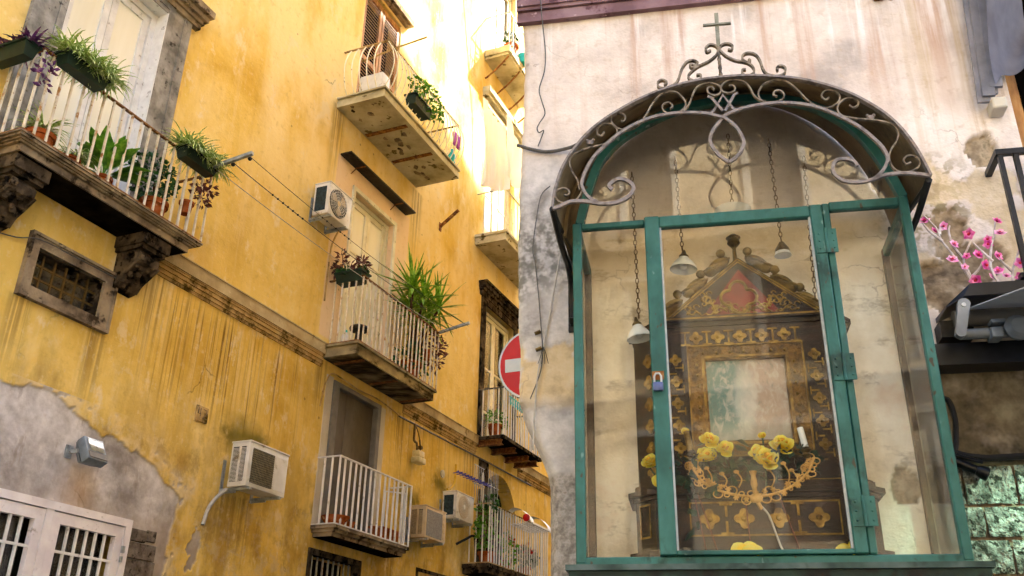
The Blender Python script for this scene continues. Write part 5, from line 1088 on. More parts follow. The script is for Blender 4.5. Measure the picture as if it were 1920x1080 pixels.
for nm in ('t1', 't2', 't3', 't4', 't5', 't6'):
    part('crest_scroll', MB().band([(p.x, p.y) for p in crom([(a, b, 0) for a, b in CV[nm]], 5)], .0075, 0, -.618, -.602), SCROLLD, CA)
mb = MB()
for nm, y0 in (('m1', -.622), ('m2', -.617), ('m3', -.622)): mb.band(CV[nm], .010, 0, y0, y0+.0045)
part('monogram', mb, SCROLL, CA, label='interlaced letter M monogram')
for x, z in ((-.292, 3.59), (.735, 3.59)): part('leaf_stud', MB().ball((x, -.605, z), .012, 6, 5, (1.2, .8, 1)).ball((x+.012, -.605, z+.010), .007, 6, 5).ball((x-.01, -.605, z+.010), .007, 6, 5), SCROLL, CA, True)
cx_ = CV['cross_v']
part('cross', MB().bar((.2195, -.61, 3.955), (.223, -.61, 4.144), .015, .008, (0, 1, 0)).bar((.168, -.613, 4.088), (.275, -.613, 4.084), .008, .011, (0, 1, 0)), M('grey_green_iron', ['#6d6c5c', '#8b8976'], 30, .6, .2, .2), CA, label='small iron cross on the canopy crest')
tw = MB()
for k in range(12):
    tw.bar((.2185, -.61, 3.828+k*.0108), (.2185, -.61, 3.839+k*.0108), .012 if k % 3 else .008, .010, (math.sin(k*.9), math.cos(k*.9), 0))
part('twisted_stem', tw, SCROLLD, CA)
for s_, u in ((1, -.438), (-1, .892)):
    P = crom([(.60, 3.315), (.50, 3.300), (.38, 3.285), (.26, 3.285), (.15, 3.29), (.06, 3.26), (.025, 3.20), (.02, 3.12), (.035, 3.08), (.05, 3.10)], 4); mb = MB()
    mb.tube([(u, -p[0], p[1]) for p in [(q.x, q.y) for q in [Vector((a[0], a[1])) for a in P]]], .013, 6)
    mb.tube([(u, -.59, 3.31), (u, -.30, 3.36), (u, -.02, 3.42)], .010, 6)
    mb.bar((u, -.012, 3.05), (u, -.012, 3.44), .035, .014, (0, 1, 0)); part('wall_bracket', mb, IRON, CA, True)
# the small bent hook fixed above, and cables on the pale wall
single('wall_hook', 'dark bent iron hook high on the pale wall', 'hook', MB().tube(crom([(1.0, -.0, 4.66), (1.01, -.05, 4.66), (1.025, -.06, 4.60), (1.05, -.06, 4.585), (1.06, -.07, 4.61)], 4), .007, 6).rbox(.985, 1.03, -.03, 0, 4.63, 4.69, .004), RUST, 'R', (1.02, 0, 4.63), True)
def cable(label, pts, r, mat, nm='cable', y=.012): return single(nm, label, 'cable', MB().tube(crom([(a, -y-(.0 if len(q) == 0 else q[0]), b) for a, b, *q in pts], 5), r, 6), mat, 'R', (pts[0][0], 0, pts[0][1]), True)
cable('black wire wriggling down from the mauve moulding', [(-.577, 4.95, .07), (-.572, 4.74, .05), (-.560, 4.55), (-.563, 4.42), (-.588, 4.313), (-.575, 4.24), (-.560, 4.17), (-.585, 4.12), (-.597, 4.09), (-.588, 4.065), (-.566, 4.075), (-.575, 4.04), (-.592, 3.99)], .0030, CABLE)
cable('grey conduit entering under the canopy from the corner', [(-.69, 4.005), (-.62, 3.975), (-.541, 3.955), (-.436, 3.955, .02), (-.38, 3.965, .05)], .008, CABLE, 'conduit')
cable('thin dark wire trailing down the grey corner strip', [(-.535, 3.77), (-.577, 3.721), (-.60, 3.58), (-.612, 3.452), (-.60, 3.38), (-.587, 3.25), (-.575, 3.10), (-.567, 2.98), (-.575, 2.88), (-.617, 2.764)], .0024, CABLE)
cable('pale cord hanging beside the case from the bracket', [(-.47, 3.50, .03), (-.505, 3.30, .02), (-.54, 3.116), (-.565, 2.98), (-.585, 2.878), (-.599, 2.70), (-.603, 2.55)], .0036, CABLEW)
t = thing('cut_wire_ends', 'frayed wire ends with brass clips on the flaking corner', 'cable', 'R', (-.56, 0, 2.98)); mb = MB()
for k in range(4): a = -.5+k*.3; mb.tube(crom([(-.567, -.012, 3.0), (-.56+.02*math.sin(a), -.02, 2.96), (-.56+.05*math.sin(a), -.022, 2.93-.02*math.cos(a))], 4), .0013, 4)
part('strand', mb, CABLEB, t); part('clip', MB().tube([(-.60, -.015, 3.05), (-.575, -.015, 3.06)], .008, 6).tube([(-.595, -.015, 2.975), (-.57, -.015, 2.985)], .008, 6), BRASS, t)

# ------------------------------------------------------------------ altarpiece inside the case
AL = thing('altarpiece', 'dark carved wooden altarpiece with gilt ornament inside the case', 'altarpiece', 'R', (.24, 0, 2.066))
def canted(u0, u1, w_, c, z0, z1, w0=.012): return [(u0, -w0), (u0, -w_+c), (u0+c, -w_), (u1-c, -w_), (u1, -w_+c), (u1, -w0)], z0, z1
mb = MB()
for u0, u1, w_, c, z0, z1 in ((-.215, .665, .315, .07, 2.066, 2.105), (-.19, .64, .285, .07, 2.105, 2.285), (-.20, .65, .295, .07, 2.285, 2.300), (-.215, .665, .310, .07, 2.300, 2.318), (-.19, .64, .285, .07, 2.318, 2.345)):
    P, a, b = canted(u0, u1, w_, c, z0, z1); hexa(mb, P, a, b)
pl = part('plinth', mb, WALNUT, AL)
mb = MB(); hexa(mb, [(-.185, -.012), (-.185, -.06), (-.055, -.205), (.555, -.205), (.635, -.11), (.635, -.012)], 2.345, 2.965); hexa(mb, [(-.20, -.012), (-.20, -.066), (-.062, -.222), (.565, -.222), (.652, -.115), (.652, -.012)], 2.345, 2.372)
bd = part('body', mb, WALNUT, AL)
mb = MB(); hexa(mb, [(-.19, -.012), (-.19, -.064), (-.058, -.213), (.558, -.213), (.642, -.112), (.642, -.012)], 2.965, 2.982); hexa(mb, [(-.205, -.012), (-.205, -.070), (-.066, -.235), (.568, -.235), (.655, -.118), (.655, -.012)], 2.982, 3.000)
part('cornice', mb, WALNUT, AL)
pd = part('pediment', MB().prism([(-.055, 3.0), (.245, 3.255), (.555, 3.0)], -.205, -.02), WALNUT, AL)
mb = MB()
for k in (0, .014):
    for (a, b), (c, d) in (((-.045+k, 3.004), (.245, 3.246-k*.85)), ((.245, 3.246-k*.85), (.545-k, 3.004))): mb.bar((a, -.207, b), (c, -.207, d), .0045, .004, (0, 1, 0))
part('gilt_line', mb, GOLD, pd); part('gilt_line', MB().box(-.06, .562, -.2375, -.235, 2.988, 2.994), GOLD, AL); part('gilt_line', MB().box(-.055, .555, -.2245, -.222, 2.355, 2.362), GOLD, AL)
part('red_panel', MB().prism([(.10, 3.012), (.245, 3.20), (.39, 3.012)], -.2065, -.2051), REDW, pd)
def quat(r, t=.004, lob=.55):
    mb = MB(); pts = []
    for k in range(4):
        a = k*math.pi/2
        for j in range(-4, 5):
            b = a + j*math.pi/4.6*.9; cx, cz = r*.58*math.cos(a), r*.58*math.sin(a); pts.append((cx+r*lob*math.cos(a+j*.42), cz+r*lob*math.sin(a+j*.42)))
    return mb.prism(pts, -t, 0), pts
qm, qp = quat(.064, .003, .50); part('quatrefoil_panel', qm.xform(Matrix.Translation((.237, -.2066, 3.078))), REDW, pd)
part('quatrefoil_rim', MB().tube([(.237+x, -.212, 3.078+z) for x, z in qp], .0065, 6, closed=True), GOLD, pd, True)
mb = MB(); rg = random.Random(4)
def acanth(mb, x0, z0, dx, dz, s_, y=-.209):
    P = [(x0, y, z0)]
    for k in range(1, 10):
        t_ = k/9; P.append((x0+dx*t_, y, z0+dz*t_+s_*.02*math.sin(t_*9)))
    mb.tube(P, [.004]*5+[.0035]*5, 5)
    for k in range(1, 10):
        c = P[k]; sg = 1 if k % 2 else -1; r = .011+.005*rg.random()
        mb.tube([(c[0]+r*(1-j*.13)*math.cos(j*.75*sg)*1.0, y, c[2]+sg*r*.8+r*(1-j*.13)*math.sin(j*.75*sg)) for j in range(7)], [.0034, .0034, .003, .003, .0026, .0024, .002], 5); mb.ball((c[0]+sg*.004, y, c[2]-sg*.006), .0055, 6, 5, (1.3, .5, .9))
acanth(mb, .19, 3.022, -.155, -.002, 1); acanth(mb, .285, 3.022, .165, -.004, 1); acanth(mb, .155, 3.04, -.06, .055, -1); acanth(mb, .32, 3.04, .085, .04, -1); acanth(mb, .18, 3.035, .11, -.02, .4)
part('gilt_foliage', mb, GOLD, pd, True)
for i, ((bx, bz), (lx, lz)) in enumerate(zip(((.183, 3.285), (.288, 3.288), (.099, 3.200), (.386, 3.200), (.003, 3.118), (.473, 3.118)), ((.172, 3.238), (.322, 3.240), (.080, 3.152), (.412, 3.148), (-.022, 3.066), (.497, 3.068)))):
    sg = -1 if i % 2 == 0 else 1; mb = MB().ball((bx, -.185, bz), .0185, 10, 8, (1, .8, 1)); R3 = Matrix.Rotation(R_(sg*34), 3, 'Y')
    mb.ball((lx, -.165, lz+.006), .030, 12, 8, (1.75, 1.0, .85), R3); mb.ball((lx+sg*.028, -.165, lz-.018), .024, 10, 7, (1.3, 1.0, .9), R3); mb.tube([(bx, -.18, bz-.01), (bx-sg*.003, -.17, bz-.03)], .009, 6)
    for j in range(4): mb.tube(crom([(lx+sg*(-.045+.02*j), -.190, lz+.024-.010*j), (lx+sg*(-.015+.02*j), -.197, lz+.014-.011*j), (lx+sg*(.022+.02*j), -.186, lz-.006-.014*j)], 3), .0035, 5)
    part('crest_scroll', mb, SCROLLW, pd, True)
part('finial', MB().lathe([(.012, 0), (.009, .03), (.007, .075), (.014, .085), (.026, .10), (.022, .118), (.03, .125), (.012, .14)], (.242, -.13, 3.255), 14), BRASS, pd, True)
# painted panel (a plain stand-in) in its gilt frame
mb = MB(); F0, F1 = (.030, .445, 2.45, 2.872), (.092, .380, 2.505, 2.818); frame4(mb, *F1, *F0, -.232, -.2055)
fr_ = part('gilt_frame', mb, GOLDF, AL); frb = frame4(MB(), .086, .386, 2.499, 2.824, .077, .395, 2.490, 2.833, -.238, -.2325); frame4(frb, .030, .445, 2.45, 2.872, .024, .451, 2.444, 2.878, -.240, -.2055); part('frame_bead', frb, GOLD, fr_)
stud = MB().ball((0, 0, 0), .0065, 8, 6).mesh('stud', GOLD, smooth=True)
for k in range(7): inst('stud', stud, fr_, (.085+.05*k, -.2335, 2.846)); 
for k in range(8): inst('stud', stud, fr_, (.060, -.2335, 2.80-.042*k)); inst('stud', stud, fr_, (.413, -.2335, 2.80-.042*k))
def mat_picture():
    g = G('faded_painted_panel'); v = g.tc.outputs['Generated']; X, Y, Z = g.xyz(v); n = g.noise(g.mapv(v, (1, 1, 1)), 5.5, 5, .6); xs = g.math('ADD', X, g.mul(g.math('SUBTRACT', n, .5), .20))
    col = g.mix(g.sm(xs, .30, .62), (.115, .20, .185), (.36, .27, .215)); col = g.mix(g.mul(g.sm(g.noise(v, 9, 4, .65), .5, .66), .5), col, (.44, .40, .33))
    sw_ = g.noise(g.mapv(v, (1.6, 1, 1.0), (0, 0, 0), (0, R_(35), 0)), 6.5, 5, .62, .9); col = g.mix(g.mul(g.sm(sw_, .50, .66), .55), col, (.52, .47, .40)); col = g.mix(g.mul(g.sm(sw_, .46, .32), .5), col, (.10, .13, .12))
    d = g.math('ADD', g.math('POWER', g.math('ABSOLUTE', g.math('DIVIDE', g.math('SUBTRACT', xs, .47), .16)), 2.0), g.math('POWER', g.math('ABSOLUTE', g.math('DIVIDE', g.math('SUBTRACT', Z, .50), .40)), 2.0))
    col = g.mix(g.mul(g.sm(d, 1.5, .2), .55), col, (.58, .57, .52)); col = g.mix(g.mul(g.sm(Z, .30, .05), .6), col, (.30, .29, .23))
    return g.fin(col, .55, 0, g.bump(g.noise(v, 40, 2), .2, .002), .35)
part('painted_panel', MB().box(.0915, .3805, -.214, -.2055, 2.5045, 2.8185), mat_picture(), fr_)
qs = quat(.0265, .006, .40)[0]
qs.ball((0, -.006, 0), .008, 8, 6, (1, .6, 1)); qs = qs.mesh('quatrefoil', GOLD); qs.polygons.foreach_set('use_smooth', [False]*len(qs.polygons))
tee = MB().box(-.018, .018, -.004, 0, .010, .016).box(-.0035, .0035, -.004, 0, -.022, .010).mesh('tee', GOLD)
for k in range(5): inst('quatrefoil', qs, bd, (.063+.082*k, -.2052, 2.918))
for k in range(6):
    x = .022+.082*k; inst('tee', tee, bd, (x, -.2052, 2.93)); inst('tee', tee, bd, (x, -.2052, 2.905), Matrix.Rotation(R_(180), 4, 'Y'))
for x0 in (-.020, .492):
    for k in range(5): inst('quatrefoil', qs, bd, (x0, -.2052, 2.832-.086*k), Matrix.Scale(.9, 4))
    for k in range(5):
        z = 2.789-.086*k
        for sx, rot in ((-1, 90), (1, -90)): inst('tee', tee, bd, (x0+sx*.016, -.2052, z+.012*sx), Matrix.Rotation(R_(-rot), 4, 'Y') @ Matrix.Scale(.85, 4))
WR = Matrix.Rotation(math.atan2(-.145, .13), 4, 'Z')
for k in range(6): inst('quatrefoil', qs, bd, (-.125, -.130, 2.86-.088*k), WR @ Matrix.Scale(1.1, 4))
for x in (.065, .182, .298, .430): inst('quatrefoil', qs, pl, (x, -.2855, 2.214), Matrix.Scale(1.35, 4))
for x in (.123, .364):
    inst('tee', tee, pl, (x, -.2855, 2.248), Matrix.Scale(1.2, 4)); inst('tee', tee, pl, (x, -.2855, 2.180), Matrix.Rotation(R_(180), 4, 'Y') @ Matrix.Scale(1.2, 4))
part('gilt_border', frame4(MB(), .003, .499, 2.162, 2.268, -.002, .504, 2.156, 2.274, -.288, -.2855), GOLD, pl)
for x in (-.155, ): part('gilt_border', frame4(MB(), 0, .045, 2.162, 2.268, -.005, .05, 2.156, 2.274, -.003, 0).xform(Matrix.Translation((-.172, -.236, 0)) @ Matrix.Rotation(R_(-45), 4, 'Z')), GOLD, pl)
# gilt filigree holder with candle tubes
FG = thing('filigree_flower_holder', 'gilt filigree bracket curving below the yellow roses', 'candelabrum', 'R', (.22, -.34, 2.27)); ARC = crom([(.010, -.335, 2.405), (.028, -.335, 2.365), (.060, -.335, 2.325), (.13, -.34, 2.292), (.225, -.34, 2.278), (.315, -.34, 2.295), (.38, -.335, 2.335), (.413, -.335, 2.372), (.430, -.335, 2.41)], 6)
part('arm', MB().tube(ARC, .0048, 6), GOLDM, FG, True); mb = MB(); m = len(ARC); rg = random.Random(9)
for i in range(1, m-1):
    p = ARC[i]; t_ = (ARC[i+1]-ARC[i-1]).normalized(); nn = Vector((-t_.z, 0, t_.x)); sg = 1 if i % 2 else -1; r = rg.choice((.006, .009, .013, .016)); c = p + nn*sg*(r*.8)
    mb.tube([tuple(c+Vector((math.cos(a)*r, 0, math.sin(a)*r*(.6+.5*((i*7) % 5)/5)))) for a in np.linspace(0, 6.283, 13)[:-1]], .0024, 5, closed=True)
    if i % 2 == 0:
        q = p + nn*rg.choice((.014, -.010)); [mb.tube([tuple(q), tuple(q+Vector((math.cos(a)*.010, -.003, math.sin(a)*.010)))], [.005, .002], 5) for a in np.linspace(0, 6.28, 7)[:-1]]
for x, h in ((.07, .07), (.12, .05), (.17, .055), (.28, .06), (.33, .08), (.355, .055)): mb.tube(crom([(x, -.34, 2.31), (x+.012, -.345, 2.31+h*.5), (x-.004, -.34, 2.31+h)], 4), .0028, 5); mb.ball((x-.004, -.34, 2.31+h), .010, 6, 5, (1, .4, .7))
part('filigree', mb, GOLDM, FG, True); part('boss', MB().ball((.225, -.345, 2.272), .022, 10, 7, (1, .5, .8)).lathe([(.004, 0), (.012, .03), (.008, .06), (.014, .075)], (.222, -.34, 2.29), 10).tube([(.227, -.34, 2.262), (.24, -.34, 2.235)], .007, 6), GOLDM, FG, True)
for i, (x0, x1, mt) in enumerate(((.016, .004, SCROLLW), (.407, .395, OPAL))):
    part('candle_tube', MB().tube([(x0, -.335, 2.44), (x1, -.335, 2.515)], .011, 10), mt, FG, True); part('candle_cup', MB().lathe([(.008, 0), (.018, .012), (.012, .02), (.02, .03), (.012, .04)], (x0, -.335, 2.405), 10), BRASS, FG, True)
single('white_cord', 'white electric cord falling from the gilt holder to the case floor', 'cord', MB().tube(crom([(.235, -.34, 2.25), (.262, -.335, 2.215), (.28, -.335, 2.15), (.296, -.335, 2.10), (.325, -.335, 2.070)], 5), .0035, 6), CABLEW, 'R', (.235, -.34, 2.07), True)
# roses
pm = MB(); n_ = 5
for j in range(n_):
    for i in range(n_):
        a = (i/(n_-1)-.5)*2; v_ = j/(n_-1); wd = .70*math.sin(math.pi*(.16+.60*v_))**.6; cup = .30*math.sin(v_*1.9); pm.v.append((a*wd, -cup+.22*a*a*(1-.5*v_) + .26*max(0, v_-.65)**1.2*-1.2, v_*1.0 - .26*a*a*v_ + .03*(abs(a) < .1)*v_))
pm.f = [(j*n_+i, j*n_+i+1, (j+1)*n_+i+1, (j+1)*n_+i) for j in range(n_-1) for i in range(n_-1)]
PET = pm.mesh('petal', ROSEY, smooth=True); PETO = pm.mesh('petal', ROSEO, smooth=True)
def rose(label, c, r, ax, bud=False):
    t = thing('yellow_rose', label, 'rose', 'R', c, 'yellow roses in the shrine'); Q = Vector(ax).normalized().to_track_quat('Z', 'Y').to_matrix().to_4x4()
    part('heart', MB().ball(c, r*.30, 8, 6, (1, 1, 1.5), Q.to_3x3()), ROSEO, t, True)
    rings = ((3, .02, -6, .80), (4, .08, 2, .92)) if bud else ((3, .02, -12, .74), (3, .10, -4, .88), (4, .18, 8, .98), (4, .24, 26, 1.05), (3, .24, 52, 1.05))
    for ri, (k_, off, tilt, s_) in enumerate(rings):
        for k in range(k_):
            A = Q @ Matrix.Rotation(6.283*k/k_ + ri*.6 + random.uniform(-.15, .15), 4, 'Z') @ Matrix.Translation((0, -off*r, -.42*r - .07*r*ri)) @ Matrix.Rotation(R_(tilt+random.uniform(-9, 9)), 4, 'X') @ Matrix.Scale(r*s_*random.uniform(.9, 1.1), 4)
            inst('petal', PETO if ri < 1 else PET, t, c, A)
    d = Q @ Vector((0, 0, -1)); e = Vector(c) + d*r*.3
    part('stem', MB().tube(crom([tuple(e), tuple(e+d*r*1.2+Vector((0, .01, -.01))), (c[0]*.7+.07, c[1]+.05, c[2]-.13)], 4), .0032, 5), LEAFD, t, True)
    mb = MB()
    for k in range(5):
        a = k*1.257; x = Q @ Vector((math.cos(a)*r*.42, math.sin(a)*r*.42, r*(.25 if bud else -.25))); b = len(mb.v); e2 = Vector(c)+d*r*.45; s3 = (Q @ Vector((-math.sin(a), math.cos(a), 0)))*r*.14; mb.v += [tuple(e2-s3), tuple(e2+s3), tuple(Vector(c)+x)]; mb.f.append((b, b+1, b+2))
    part('sepals', mb, LEAFD, t)
for lab, c, r, ax, bd_ in (('yellow rose half hidden behind the left door post', (-.130, -.33, 2.418), .036, (-.2, -.75, .6), False), ('yellow rose bud beside the dark candle tube', (.0, -.33, 2.520), .027, (-.25, -.4, .9), True),
    ('yellow rose tilted right at the upper left of the bunch', (.085, -.33, 2.490), .036, (.3, -.8, .5), False), ('wide open yellow rose at the lower left of the bunch', (.066, -.345, 2.432), .045, (-.1, -.6, .8), False),
    ('rounded yellow rose left of the picture centre', (.136, -.335, 2.456), .033, (.1, -.85, .5), False), ('closed yellow rose bud at the picture foot', (.264, -.33, 2.495), .027, (-.1, -.3, .95), True),
    ('large open yellow rose at the upper right of the bunch', (.330, -.335, 2.465), .044, (.15, -.75, .6), False), ('small deep yellow rose right of the picture centre', (.238, -.325, 2.442), .032, (-.4, -.7, .5), False), ('broad yellow rose lowest in the bunch', (.275, -.35, 2.412), .046, (.1, -.8, .55), False),
    ('pale yellow rose low behind the left door post', (-.085, -.32, 2.345), .040, (.1, -.9, .2), False)): rose(lab, c, r*.80, ax, bd_)
for i, (c, rr, n2, lab) in enumerate((((.03, -.31, 2.40), (.09, .03, .08), 40, 'dark rose leaves at the left of the gilt holder'), ((.20, -.31, 2.40), (.13, .03, .06), 46, 'dark rose leaves between the open roses'), ((.36, -.31, 2.42), (.07, .03, .06), 30, 'dark rose leaves beside the white candle tube'), ((.02, -.32, 2.26), (.05, .03, .09), 14, 'drooping dark leaves below the left roses'))):
    single('rose_leaves', lab, 'leaves', leafy(MB(), c, rr, n2, .055, 2.2), LEAFD, 'R', c)
single('dry_twigs', 'thin dry stems crossing the dark plinth', 'twigs', MB().tube([(.03, -.31, 2.30), (.09, -.32, 2.08)], .002, 5).tube([(.02, -.31, 2.28), (.05, -.315, 2.08)], .002, 5).tube([(.30, -.31, 2.30), (.36, -.32, 2.075)], .002, 5).tube([(.19, -.31, 2.27), (.195, -.32, 2.075)], .002, 5), M('reddish_stem', ['#5a2f22', '#74453a'], 30, .7), 'R', (.1, -.31, 2.07))
for (x, lab) in ((.168, 'fallen yellow petals in the middle of the case floor'), (.512, 'fallen yellow petals at the right of the case floor')):
    t = thing('fallen_petals', lab, 'petals', 'R', (x, -.355, 2.066))
    for k in range(5): inst('petal', PET, t, (x+random.uniform(-.03, .03), -.355, 2.072+.004*k), Matrix.Rotation(R_(random.uniform(-80, 80)), 4, 'Y') @ Matrix.Rotation(R_(random.uniform(-50, 20)), 4, 'X') @ Matrix.Scale(.042, 4))
# hanging lamps
def chain(p, q, n): 
    mb = MB(); p, q = Vector(p), Vector(q); d = (q-p).normalized(); L = (q-p).length/n
    for k in range(n):
        c = p + d*L*(k+.5); x = Vector((1, 0, 0)) if k % 2 else Vector((.25, .97, 0)); mb.tube([tuple(c+x*math.cos(a)*.0062+d*math.sin(a)*L*.62) for a in np.linspace(0, 6.283, 9)[:-1]], .0019, 4, closed=True)
    return mb
def lamp(label, c, r, h, ztop, tilt=0, shade=True):
    t = thing('hanging_lamp', label, 'lamp', 'R', c, 'small hanging lamps in the shrine'); part('chain', chain((c[0], c[1], c[2]+h+.025), (c[0]-.004, c[1], ztop), max(4, int((ztop-c[2]-h)/.022))), CHAIN, t); RT = Matrix.Rotation(R_(tilt), 3, 'Y')
    if shade:
        part('shade', MB().lathe([(r, 0), (r*.97, h*.12), (r*.72, h*.5), (r*.42, h*.8), (r*.30, h), (r*.27, h), (r*.39, h*.78), (r*.69, h*.48), (r*.94, h*.12), (r*.96, 0)], c, 22, RT, caps=False), OPAL, t, True); part('gallery', MB().lathe([(r*.36, h*.9), (r*.36, h*1.05), (r*.2, h*1.2), (r*.1, h*1.5)], c, 14, RT), BRASS, t, True); part('bulb', MB().ball((c[0], c[1], c[2]+h*.25), r*.28, 8, 6), OPAL, t, True)
    else: part('socket', MB().lathe([(.012, 0), (.030, .006), (.028, .02), (.02, .032), (.01, .05)], c, 10), BRASS, t, True); part('broken_glass', MB().lathe([(.034, -.008), (.03, .006), (.03, .004)], c, 9), OPAL, t)
    return t
lamp('white bell lamp hanging at the upper left of the altar', (.033, -.25, 3.195), .054, .056, 3.72, 4); lamp('white bell lamp hanging left of the door post', (-.150, -.25, 2.912), .050, .060, 3.66, -8)
lamp('broken lamp socket on a chain above the right gable', (.422, -.20, 3.26), .03, .03, 3.80, 0, False)
t = thing('hanging_lamp', 'shallow glass dish lamp hanging over the altar finial', 'lamp', 'R', (.245, -.2, 3.43), 'small hanging lamps in the shrine'); part('chain', chain((.245, -.2, 3.48), (.255, -.2, 3.84), 16), CHAIN, t); part('dish', MB().lathe([(.012, -.02), (.05, .0), (.075, .02), (.07, .022), (.02, .01)], (.245, -.2, 3.45), 20), OPAL, t, True)
single('spare_chain', 'rusty chain hanging beside the right gable slope', 'chain', chain((.523, -.2, 3.06), (.55, -.2, 3.70), 28), CHAIN, 'R', (.53, -.2, 3.06))

# ------------------------------------------------------------------ right edge: window, rail, awning, blossoms, lamp
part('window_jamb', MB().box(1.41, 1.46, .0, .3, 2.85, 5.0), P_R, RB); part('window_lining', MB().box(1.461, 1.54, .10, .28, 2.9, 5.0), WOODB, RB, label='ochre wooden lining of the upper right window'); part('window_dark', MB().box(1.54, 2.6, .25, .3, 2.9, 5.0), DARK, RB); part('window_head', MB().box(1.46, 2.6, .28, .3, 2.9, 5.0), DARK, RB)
part('wall_below_window', MB().box(1.41, 2.6, .0, .3, 0, 2.84), P_R, RB)
t = thing('blind_guide', 'grey fluted blind guide leaning beside the upper right window', 'blind', 'R', (1.36, -.05, 4.0)); mb = MB()
for k, (x, dy) in enumerate(((0, .05), (.018, .065), (.036, .05), (.054, .068))): mb.bar((1.335+x, -dy, 3.985+.02*k), (1.392+x, -dy-.03, 5.0), .016, .05, (1, 0, 0))
part('guide', mb, M('grey_lacquer', ['#77757a', '#8f8d93'], 8, .5), t); part('end_block', MB().rbox(1.355, 1.415, -.08, .0, 3.935, 3.99, .008), STUC, t)
mb = MB(); nx, nz = 14, 22
for j in range(nz+1):
    for i in range(nx+1):
        a, c = i/nx, j/nz; z = 4.75 - c*(.76-.20*a) + .03*math.sin(a*5); u = 1.405 + .19*a*(1+.25*math.sin(c*3)) - .055*c; mb.v.append((u, -.10 - .10*math.sin(a*3.6+c*2.2) - .05*math.sin(c*6+a*2), z))
m = nx+1; mb.f = [(j*m+i, j*m+i+1, (j+1)*m+i+1, (j+1)*m+i) for j in range(nz) for i in range(nx)]; q0 = len(mb.v); mb.v += [(x+.001, y+.003, z) for x, y, z in mb.v]; mb.f += [tuple(k+q0 for k in reversed(f)) for f in mb.f]
single('window_cloth', 'grey cloth billowing from the upper right window', 'cloth', mb, GCLOTH, 'R', (1.45, -.1, 4.0), True)
t = thing('window_rail', 'black painted iron rail of the upper right window', 'railing', 'R', (1.3, -.16, 3.1)); part('top_rail', MB().bar((1.304, 0, 3.662), (1.297, -.165, 3.662), .024, .024).bar((1.285, -.165, 3.662), (2.0, -.165, 3.662), .024, .024), BLACKI, t); pb_ = MB().box(-.009, .009, -.009, .009, 0, .52).mesh('baluster', BLACKI)
for x in (1.302, 1.36, 1.46, 1.56): inst('baluster', pb_, t, (x, -.165, 3.13))
part('bottom_rail', MB().bar((1.29, -.165, 3.125), (2.0, -.165, 3.125), .02, .02).bar((1.29, 0, 3.125), (1.29, -.165, 3.125), .02, .02), BLACKI, t)
t = thing('folding_awning', 'black hooded folding awning with grey arm at the right edge', 'awning', 'R', (1.3, 0, 2.9)); part('hood', MB().add([(.995, -.16, 3.015), (1.09, -.18, 3.095), (1.9, -.18, 3.098), (1.9, -.18, 3.055), (1.06, -.18, 3.045), (.995, -.17, 3.005), (.995, 0, 3.03), (1.09, 0, 3.12), (1.9, 0, 3.125), (1.9, 0, 3.05), (1.06, 0, 3.04), (.995, 0, 3.01)], [(0, 1, 4, 5), (1, 2, 3, 4), (0, 6, 7, 1), (1, 7, 8, 2), (5, 4, 10, 11), (4, 3, 9, 10), (0, 5, 11, 6), (2, 8, 9, 3), (6, 11, 10, 7), (7, 10, 9, 8)]), BLACKI, t)
part('roller', MB().tube([(1.03, -.10, 2.985), (1.9, -.10, 2.985)], .032, 14), DGREY, t, True); part('cloth', MB().add([(1.07, -.13, 3.012), (3.4, -.13, 3.012), (3.4, -1.7, 2.62), (1.30, -1.7, 2.62), (1.07, -.131, 3.008), (3.4, -.131, 3.008), (3.4, -1.7, 2.616), (1.30, -1.7, 2.616)], [(0, 1, 2, 3), (7, 6, 5, 4), (0, 3, 7, 4), (0, 4, 5, 1), (1, 5, 6, 2), (2, 6, 7, 3)]), M('white_awning_cloth', ['#b4b8c4', '#c9ccd6'], 4, .8, 0, .1), t)
ARM = M('cast_grey_arm', ['#6b7075', '#83888d'], 12, .45, .2, .1)
mb = MB().prism([(1.045+.022*math.cos(a), 3.0+.022*math.sin(a)) for a in np.linspace(0, math.pi, 9)] + [(1.016+.018*math.cos(a), 2.888+.018*math.sin(a)) for a in np.linspace(math.pi, 2*math.pi, 9)], -.215, -.185); part('end_arm', mb, ARM, t, True); part('arm_pin', MB().lathe([(.008, 0), (.008, .006)], (1.042, -.213, 2.995), 10, Matrix.Rotation(R_(90), 3, 'X')), GALV, t)
part('torsion_bar', MB().tube([(1.02, -.17, 2.895), (1.9, -.17, 2.895)], .020, 10).rbox(1.12, 1.16, -.21, -.14, 2.865, 2.905, .004).rbox(1.13, 1.18, -.2, -.15, 2.925, 2.94, .003), ARM, t, True); part('gear', MB().lathe([(.045, 0), (.048, .02), (.03, .04)], (1.215, -.185, 2.90), 18, Matrix.Rotation(R_(90), 3, 'X')), ARM, t, True); part('back_box', MB().box(.982, 1.10, -.09, -.004, 2.918, 2.985), IRON, t)
single('shop_beam', 'black beam above the dim shop front at the right edge', 'beam', MB().box(.945, 2.0, -.11, -.004, 2.80, 2.885), BLACKI, 'R', (1.4, 0, 2.8))
BS = thing('blossom_spray', 'artificial pink blossom on whitened twigs above the awning', 'flower spray', 'R', (1.2, -.12, 3.11)); FL = [(.987, 3.398), (1.051, 3.373), (1.018, 3.351), (1.142, 3.329), (1.076, 3.287), (1.205, 3.30), (1.116, 3.233), (1.1, 3.188), (1.155, 3.235), (1.25, 3.375), (1.252, 3.321), (1.201, 3.278), (1.312, 3.25), (1.24, 3.138), (1.131, 3.130), (1.30, 3.19), (1.06, 3.22), (1.175, 3.19), (1.215, 3.16), (1.19, 3.14), (1.29, 3.135), (1.225, 3.225)]
